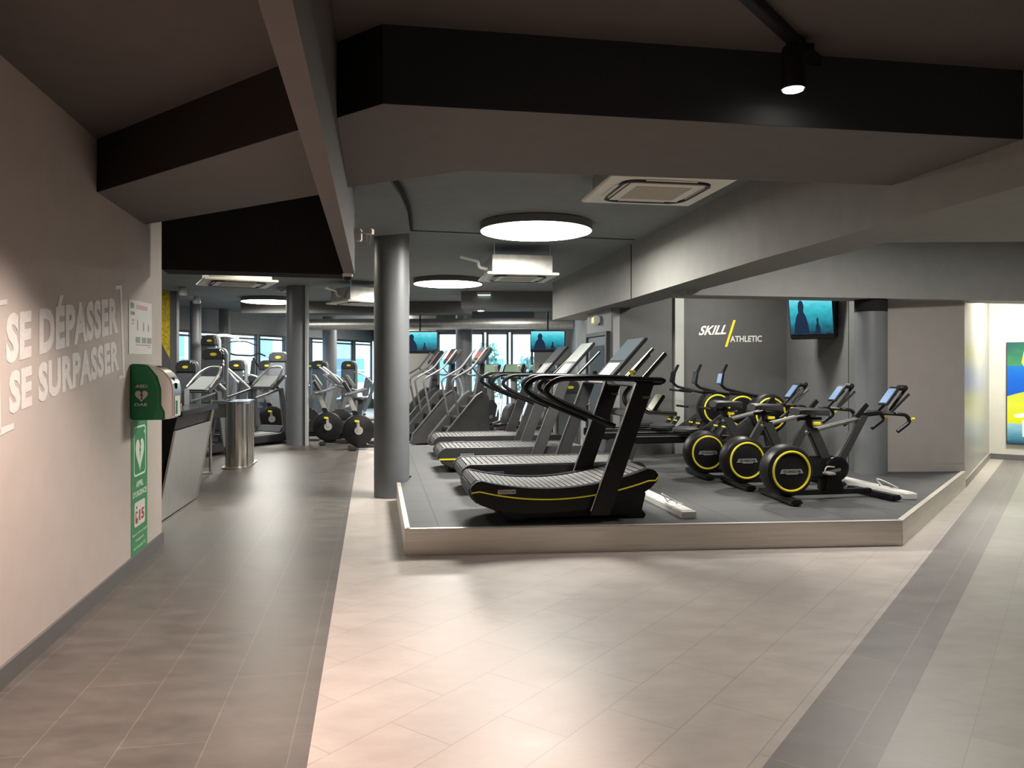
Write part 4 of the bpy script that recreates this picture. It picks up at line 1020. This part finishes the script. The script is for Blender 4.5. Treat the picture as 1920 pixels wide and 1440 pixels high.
h1 = hb(655, 846, 196, 'grey upright bike beside the thick round column')
hb(598, 836, 196, 'grey upright bike with silver hub just past the slimmer column', h1)
hb(494, 817, 196, 'grey upright bike next to the steel turnstile', h1)

# ------------------------------------------------------------------ hall: recumbent bikes
def recumbent(loc, rz, label):
    t = thing('recumbent_bike', label, 'exercise bike', loc, rz, 'recumbent bikes with tall grey backrests')
    MB().boxz(-.75, .70, -.07, .07, .06, .14).build('spine', 'charcoal', t, .02)
    for x in (-.70, .62): MB().box((x, 0, .04), (.12, .54, .07)).build('foot_bar', 'charcoal', t, .02)
    MB().prism([(.25, .12), (.80, .12), (.86, .40), (.70, .66), (.45, .66), (.25, .40)], -.11, .11, 'Y').build('drive_housing', 'graphite', t, .04)
    for s in (-1, 1): MB().bar((.52, s*.15, .40), (.52+.14*s, s*.15, .40+.06*s), .03, .04).box((.52+.16*s, s*.21, .40+.07*s), (.12, .10, .03)).build('pedal', 'yellow', t, .006)
    MB().prism([(.50, .62), (.60, .62), (.40, 1.16), (.32, 1.16)], -.05, .05, 'Y').build('mast', 'mid_grey', t, .015)
    c = MB().bar((.30, 0, 1.10), (.46, 0, 1.36), .40, .06).build('console', 'mid_grey', t, .02)
    MB().bar((.275, 0, 1.14), (.42, 0, 1.355), .30, .012).build('console_screen', 'screen_green', c)
    MB().prism([(-.52, .14), (-.40, .14), (-.34, .46), (-.46, .46)], -.06, .06, 'Y').build('seat_post', 'graphite', t, .01)
    MB().box((-.36, 0, .49), (.44, .42, .08)).build('seat', 'seat_vinyl', t, .03)
    MB().bar((-.60, 0, .56), (-.84, 0, 1.22), .40, .07, up=(1, 0, 0)).build('backrest', 'blue_grey', t, .03)
    for s in (-1, 1): MB().tube(rounded([(-.50, s*.26, .46), (-.20, s*.28, .50), (-.12, s*.28, .66), (-.30, s*.28, .70)], .06), .018, 8).build('side_handle', 'pale_grey', t)
    return t
rc = recumbent((-3.75, 16.3, 0), 190, 'recumbent bike with tall grey backrest between the two round columns')
dup(rc, (-2.95, 15.8, 0), 190, 'recumbent bike with tall grey backrest partly behind the thick round column')

# ------------------------------------------------------------------ hall: motor treadmills
def hall_treadmill(loc, rz, label, scr='screen_pale'):
    t = thing('hall_treadmill', label, 'treadmill', loc, rz, 'grey treadmills in the hall')
    MB().prism([(-1.0, .06), (-1.0, .16), (.62, .20), (.70, .30), (.92, .28), (1.02, .16), (1.0, .04), (-.9, .04)], -.42, .42, 'Y').build('deck', 'charcoal', t, .02)
    MB().prism([(-.99, .165), (-.99, .175), (.62, .21), (.62, .20)], -.27, .27, 'Y').build('belt', 'slat_grey', t)
    MB().prism([(.60, .20), (.70, .34), (.92, .32), (1.02, .2), (1.0, .1)], -.36, .36, 'Y').build('motor_hood', 'blue_grey', t, .03)
    for s in (-1, 1):
        y = s*.40
        MB().prism([(.68, .12), (.82, .12), (.64, 1.10), (.54, 1.10)], y-.03, y+.03, 'Y').build('upright', 'mid_grey', t, .01)
        MB().tube(rounded([(-.05, y, .92), (.20, y, .98), (.58, y, 1.08), (.62, y*.6, 1.12)], .1), .024, 8).build('handrail', 'tube_grey', t)
    c = MB().bar((.46, 0, 1.08), (.78, 0, 1.34), .66, .07).build('console', 'blue_grey', t, .02)
    MB().bar((.455, 0, 1.13), (.72, 0, 1.345), .46, .012).build('console_screen', scr, c)
    MB().tube(rounded([(.50, -.30, 1.16), (.72, -.28, 1.40), (.86, -.16, 1.52), (.86, .16, 1.52), (.72, .28, 1.40), (.50, .30, 1.16)], .1), .022, 8).build('loop_handle', 'silver_paint', t)
    return t
ht = hall_treadmill((-5.7, 12.9, 0), 60, 'treadmill with pale console and silver loop behind the reception desk')
dup(ht, (-5.25, 15.0, 0), 60, 'treadmill with pale console between the turnstile and the far windows')
dup(ht, (-4.1, 19.95, 0), 196, 'treadmill with pale console seen past the slimmer column')
dup(ht, (-3.7, 18.7, 0), 196, 'treadmill with silver loop near the far round column')

# ------------------------------------------------------------------ hall: cross trainers
def cross_trainer(loc, rz, label, scr):
    t = thing('cross_trainer', label, 'cross trainer', loc, rz, 'cross trainers by the glass doors')
    MB().lathe([(0, -.10), (.30, -.10), (.34, -.06), (.34, .06), (.30, .10), (0, .10)], (.40, 0, .40), 'Y', 36).build('drive_housing', 'charcoal', t)
    MB().boxz(-.9, .75, -.06, .06, .03, .10).build('spine', 'charcoal', t, .01)
    for x in (-.88, .72): MB().box((x, 0, .04), (.12, .60, .07)).build('foot_bar', 'charcoal', t, .02)
    MB().prism([(.46, .50), (.62, .50), (.52, 1.30), (.42, 1.30)], -.06, .06, 'Y').build('mast', 'mid_grey', t, .015)
    for s in (-1, 1):
        MB().bar((-.62, s*.18, .26), (.26, s*.18, .36), .05, .06).build('foot_lever', 'mid_grey', t, .01)
        MB().box((-.38, s*.18, .33), (.36, .14, .05)).build('footplate', 'black_plastic', t, .015)
        MB().tube(rounded([(.30, s*.26, .36), (.46, s*.28, .90), (.34, s*.28, 1.28), (.20, s*.28, 1.55)], .12), .02, 8).build('arm_lever', 'silver_paint', t)
    c = MB().bar((.34, 0, 1.26), (.54, 0, 1.58), .52, .06).build('console', 'black_plastic', t, .02)
    MB().bar((.325, 0, 1.30), (.50, 0, 1.575), .40, .012).build('console_screen', scr, c)
    MB().bar((.60, 0, 1.34), (.68, 0, 1.54), .44, .03).build('console_back', 'pale_grey', t, .03)
    return t
ct = cross_trainer((-.2, 16.2, 0), 60, 'cross trainer with green lit console in front of the glass doors', 'screen_green')
cross_trainer((.55, 15.6, 0), 60, 'cross trainer with grey lit console under the hanging television', 'screen_slate')
dup(ct, (-.75, 17.9, 0), 60, 'cross trainer in the back row by the glass doors, behind the green lit one')
cross_trainer((-1.75, 19.6, 0), 14, 'cross trainer under the television near the beige wall', 'screen_red')

# ------------------------------------------------------------------ hall: weight towers
def weight_tower(loc, rz, label, h=1.62, w=.46, pad=True, lat=False):
    t = thing('weight_machine', label, 'weight machine', loc, rz, 'grey weight machines in the hall')
    # local -y faces the camera
    MB().tube(rounded([(-w/2, 0, .05), (-w/2, 0, h), (w/2, 0, h), (w/2, 0, .05)], .14, 8), .045, 10).build('arch_frame', 'mid_grey', t)
    MB().boxz(-w/2+.03, w/2-.03, -.09, -.06, .12, h-.20).build('shield_panel', 'blue_grey', t, .02)
    MB().boxz(-w*.28, w*.28, -.03, .05, .10, .75).build('weight_stack', 'black_plastic', t, .004)
    hd = MB().prism([(-w/2, h-.22), (-w/2, h-.06), (-w*.36, h+.02), (w*.36, h+.02), (w/2, h-.06), (w/2, h-.22)], -.12, .06, 'Y').build('hood', 'graphite', t, .03)
    MB().lathe([(0, 0), (w*.15, 0), (w*.15, .008), (0, .008)], (.04, -.13, 0), 'Y', 24).build('maker_badge', 'yellow', hd)
    b = hd.children[0]
    for v in b.data.vertices: v.co.z = v.co.z*.42+h-.10
    MB().boxz(-w/2-.05, w/2+.05, -.18, .60, .02, .08).build('base', 'charcoal', t, .02)
    if pad:
        MB().bar((.10, .45, .08), (.10, .45, .50), .07, .07, up=(1, 0, 0)).build('seat_post', 'mid_grey', t)
        MB().box((.10, .45, .52), (.40, .38, .08)).build('seat', 'seat_vinyl', t, .03)
        MB().bar((.30, .45, .62), (.42, .45, 1.22), .34, .08, up=(1, 0, 0)).build('backrest', 'seat_vinyl', t, .03)
        MB().tube(rounded([(.0, .2, h-.3), (.35, .3, 1.3), (.55, .45, 1.05)], .15), .025, 8).build('lever_arm', 'silver_paint', t)
    if lat:
        MB().tube(rounded([(.0, .05, h), (.15, .3, h+.05), (.35, .55, h-.02)], .15), .04, 8).build('pulley_arm', 'pale_grey', t)
        MB().tube(rounded([(-.2, .55, h-.22), (.15, .55, h-.10), (.55, .55, h-.10), (.9, .55, h-.22)], .1), .016, 8).build('pull_bar', 'chrome', t)
    return t
def wt(px, d, rz, label, **k):
    return weight_tower(((px-CX)/FPX*d, d, 0), rz, label, **k)
wt(404, 16.9, -16, 'tall grey weight tower with yellow badge behind the reception desk', h=1.90, w=.56)
wt(396, 18.1, -16, 'black pulley tower standing behind the tall grey one', h=2.24, w=.44, lat=True)
t1 = wt(352, 15.4, -16, 'weight machine by the narrow window near the yellow graphic', h=1.62, w=.44)
wt(446, 18.9, -16, 'rounded weight machine just past the tall grey tower', h=1.66)
wt(503, 19.8, -16, 'weight machine below the middle of the long window', h=1.66)
wt(524, 18.9, -16, 'taller arched weight machine touching the slimmer column in view', h=1.86, w=.5)
wt(583, 23, -16, 'weight machine just past the slimmer column', h=1.66, w=.40)
wt(600, 22.4, -16, 'second weight machine past the slimmer column', h=1.68)
wt(655, 23.5, -16, 'weight machine next to the thick round column', h=1.68)
wt(1063, 14.0, 8, 'weight machine with small yellow badge behind the runners', h=1.25, w=.42, pad=False)
# plate-loaded frame against the window
p = at_d(470, 700, 21.5)
t = thing('climbing_trainer', 'dark upright trainer with raised arms standing against the bright window', 'trainer', (p.x, p.y, 0), 20)
MB().boxz(-.5, .5, -.3, .3, .02, .12).build('base', 'charcoal', t, .02)
MB().prism([(-.15, .12), (.05, .12), (.12, 1.72), (.02, 1.72)], -.06, .06, 'Y').build('mast', 'graphite', t, .01)
MB().tube(rounded([(.5, 0, .5), (.35, 0, 1.35), (.06, 0, 1.78)], .2), .03, 8).build('rear_strut', 'charcoal', t)
MB().tube(rounded([(-.70, -.2, 1.98), (-.45, -.2, 1.86), (.05, -.1, 1.84), (.22, .1, 1.92), (.40, .2, 1.84)], .08), .024, 8).build('grip_arms', 'charcoal', t)
MB().boxz(-.30, .25, -.25, .25, 1.10, 1.28).build('console', 'charcoal', t, .04)

# long silver air duct under the far ceiling
a, b = at_d(560, 583, 19.8), at_d(1075, 604, 19.3)
t = MB().tube([Vector((a.x, a.y, 2.62)), Vector((b.x, b.y, 2.62))], .14, 20).build('air_duct', 'galvanised')
tag(t, 'long silver air duct running under the far ceiling', 'air duct')
# ceiling details of the hall
p = at_z(907, 591, 2.74)
t = thing('ceiling_spot', 'small bright spotlight under the far ceiling beam', 'spotlight', (p.x, 16.4, 2.75))
MB().lathe([(.07, -.03), (.08, -.03), (.08, 0), (0, 0)], (0, 0, 0), 'Z', 20).build('can', 'white_plastic', t)
MB().lathe([(0, -.028), (.065, -.028), (.065, -.02), (0, -.02)], (0, 0, -.006), 'Z', 20).build('lens', 'spot_glow', t)
t = thing('ceiling_exit_light', 'pale green emergency light on the far beam beside the spotlight', 'emergency light', (-.58, 15.96, ZM-.05))
MB().box((0, 0, 0), (.30, .08, .06)).build('housing', 'pale_grey', t, .01)
MB().box((0, 0, -.034), (.26, .06, .012)).build('lens', 'led_glow', t, .004)
for i, (px, py, lab) in enumerate(((343, 545, 'upper white wall spotlight near the yellow graphic'), (369, 561, 'lower white wall spotlight under the hanging air conditioner'))):
    p = at_d(px, py, 15.2+i*.6)
    t = thing('wall_spot', lab, 'spotlight', p, 30*i)
    MB().bar((-.12, 0, .06), (0, 0, 0), .05, .04).build('arm', 'white_plastic', t, .006)
    MB().lathe([(0, -.09), (.07, -.09), (.08, -.06), (.06, .06), (0, .07)], (0, 0, 0), 'Z', 20).build('head', 'pale_grey', t)
    MB().cyl((-.12, 0, .06), (-.12, 0, ZM-p.z), .012).build('stem', 'white_plastic', t)
p = at_z(532, 542, ZM-.03)
t = thing('ceiling_sensor', 'small white box on the ceiling beside the slimmer column', 'sensor', (p.x-.02, p.y, ZM-.07))
MB().box((0, 0, .035), (.20, .14, .07)).build('case', 'white_plastic', t, .01)
MB().box((0, -.06, -.002), (.08, .02, .01)).build('lens', 'graphite', t)

# ------------------------------------------------------------------ light
w = bpy.data.worlds.new('world'); sc.world = w; w.use_nodes = True
bg = w.node_tree.nodes['Background']; bg.inputs['Color'].default_value = (.70, .88, 1, 1); bg.inputs['Strength'].default_value = 7.0
def area(name, loc, size, power, col, rot=(0, 0, 0), shape='DISK', sy=None, spread=None):
    l = bpy.data.lights.new(name, 'AREA'); l.energy = power; l.color = col; l.shape = shape; l.size = size
    if sy: l.size_y = sy
    if spread: l.spread = radians(spread)
    o = bpy.data.objects.new(name, l); COL.objects.link(o); o.location = loc; o.rotation_euler = tuple(radians(a) for a in rot); return o
def spot(name, loc, power, col, ang, blend, rot=(0, 0, 0), r=.08):
    l = bpy.data.lights.new(name, 'SPOT'); l.energy = power; l.color = col; l.spot_size = radians(ang); l.spot_blend = blend; l.shadow_soft_size = r
    o = bpy.data.objects.new(name, l); COL.objects.link(o); o.location = loc; o.rotation_euler = tuple(radians(a) for a in rot); return o
WARM = (1, .72, .56); NEU = (1, .965, .90)
spot('wall_washer', (-.95, 1.5, 2.92), 600, (1, .73, .62), 90, .4, rot=(14, 16, 0), r=.12)
spot('downlight_entrance', (-1.5, 3.3, 2.92), 300, (1, .84, .74), 72, .5, rot=(14, 8, 0), r=.12)
spot('downlight_walkway', (-2.45, 7.6, 3.05), 300, (1, .90, .74), 80, .8, r=.1)
spot('downlight_entrance', (.6, -1.4, 2.94), 70, (1, .66, .56), 150, .6, r=.25)
spot('downlight_entrance', (3.2, 1.6, 2.94), 110, (1, .84, .70), 150, .6, r=.25)
area('lamp_entrance', (2.2, 1.6, 2.3), .5, 22, (1, .88, .76), spread=150)
# lights over the platform and the hall; only the round lamps have fittings
for p in LAMPS: area('lamp_light', (p[0], p[1], p[2]-.09), 1.1, p[3], NEU)
area('lamp_bay', (3.6, 6.9, 3.05), .7, 110, NEU)
area('lamp_bay', (3.2, 10.4, 3.05), .6, 80, NEU)
area('lamp_corridor', (7.4, 11.0, 3.05), .8, 150, (1, .97, .84))
area('lamp_corridor', (6.6, 7.6, 3.05), .8, 16, (1, .97, .84))
area('hall_fill', (-3.4, 21.5, 3.0), .9, 120, NEU); area('hall_fill', (-.2, 18.0, 3.06), .5, 70, NEU); area('hall_fill', (-4.4, 24.5, 3.0), .9, 120, NEU)  # unseen fills added behind column and beam to brighten the far hall
area('hall_fill', (-6.5, 13.6, 3.05), .6, 70, NEU)  # unseen fill added to brighten the yellow wall graphic
area('lamp_reception', (-2.9, 9.6, 3.0), .3, 30, (1, .92, .74))
spot('track_spot_light', (TS[0], TS[1], TS[2]-.03), 40, (1, .8, .62), 100, .5, r=.04)
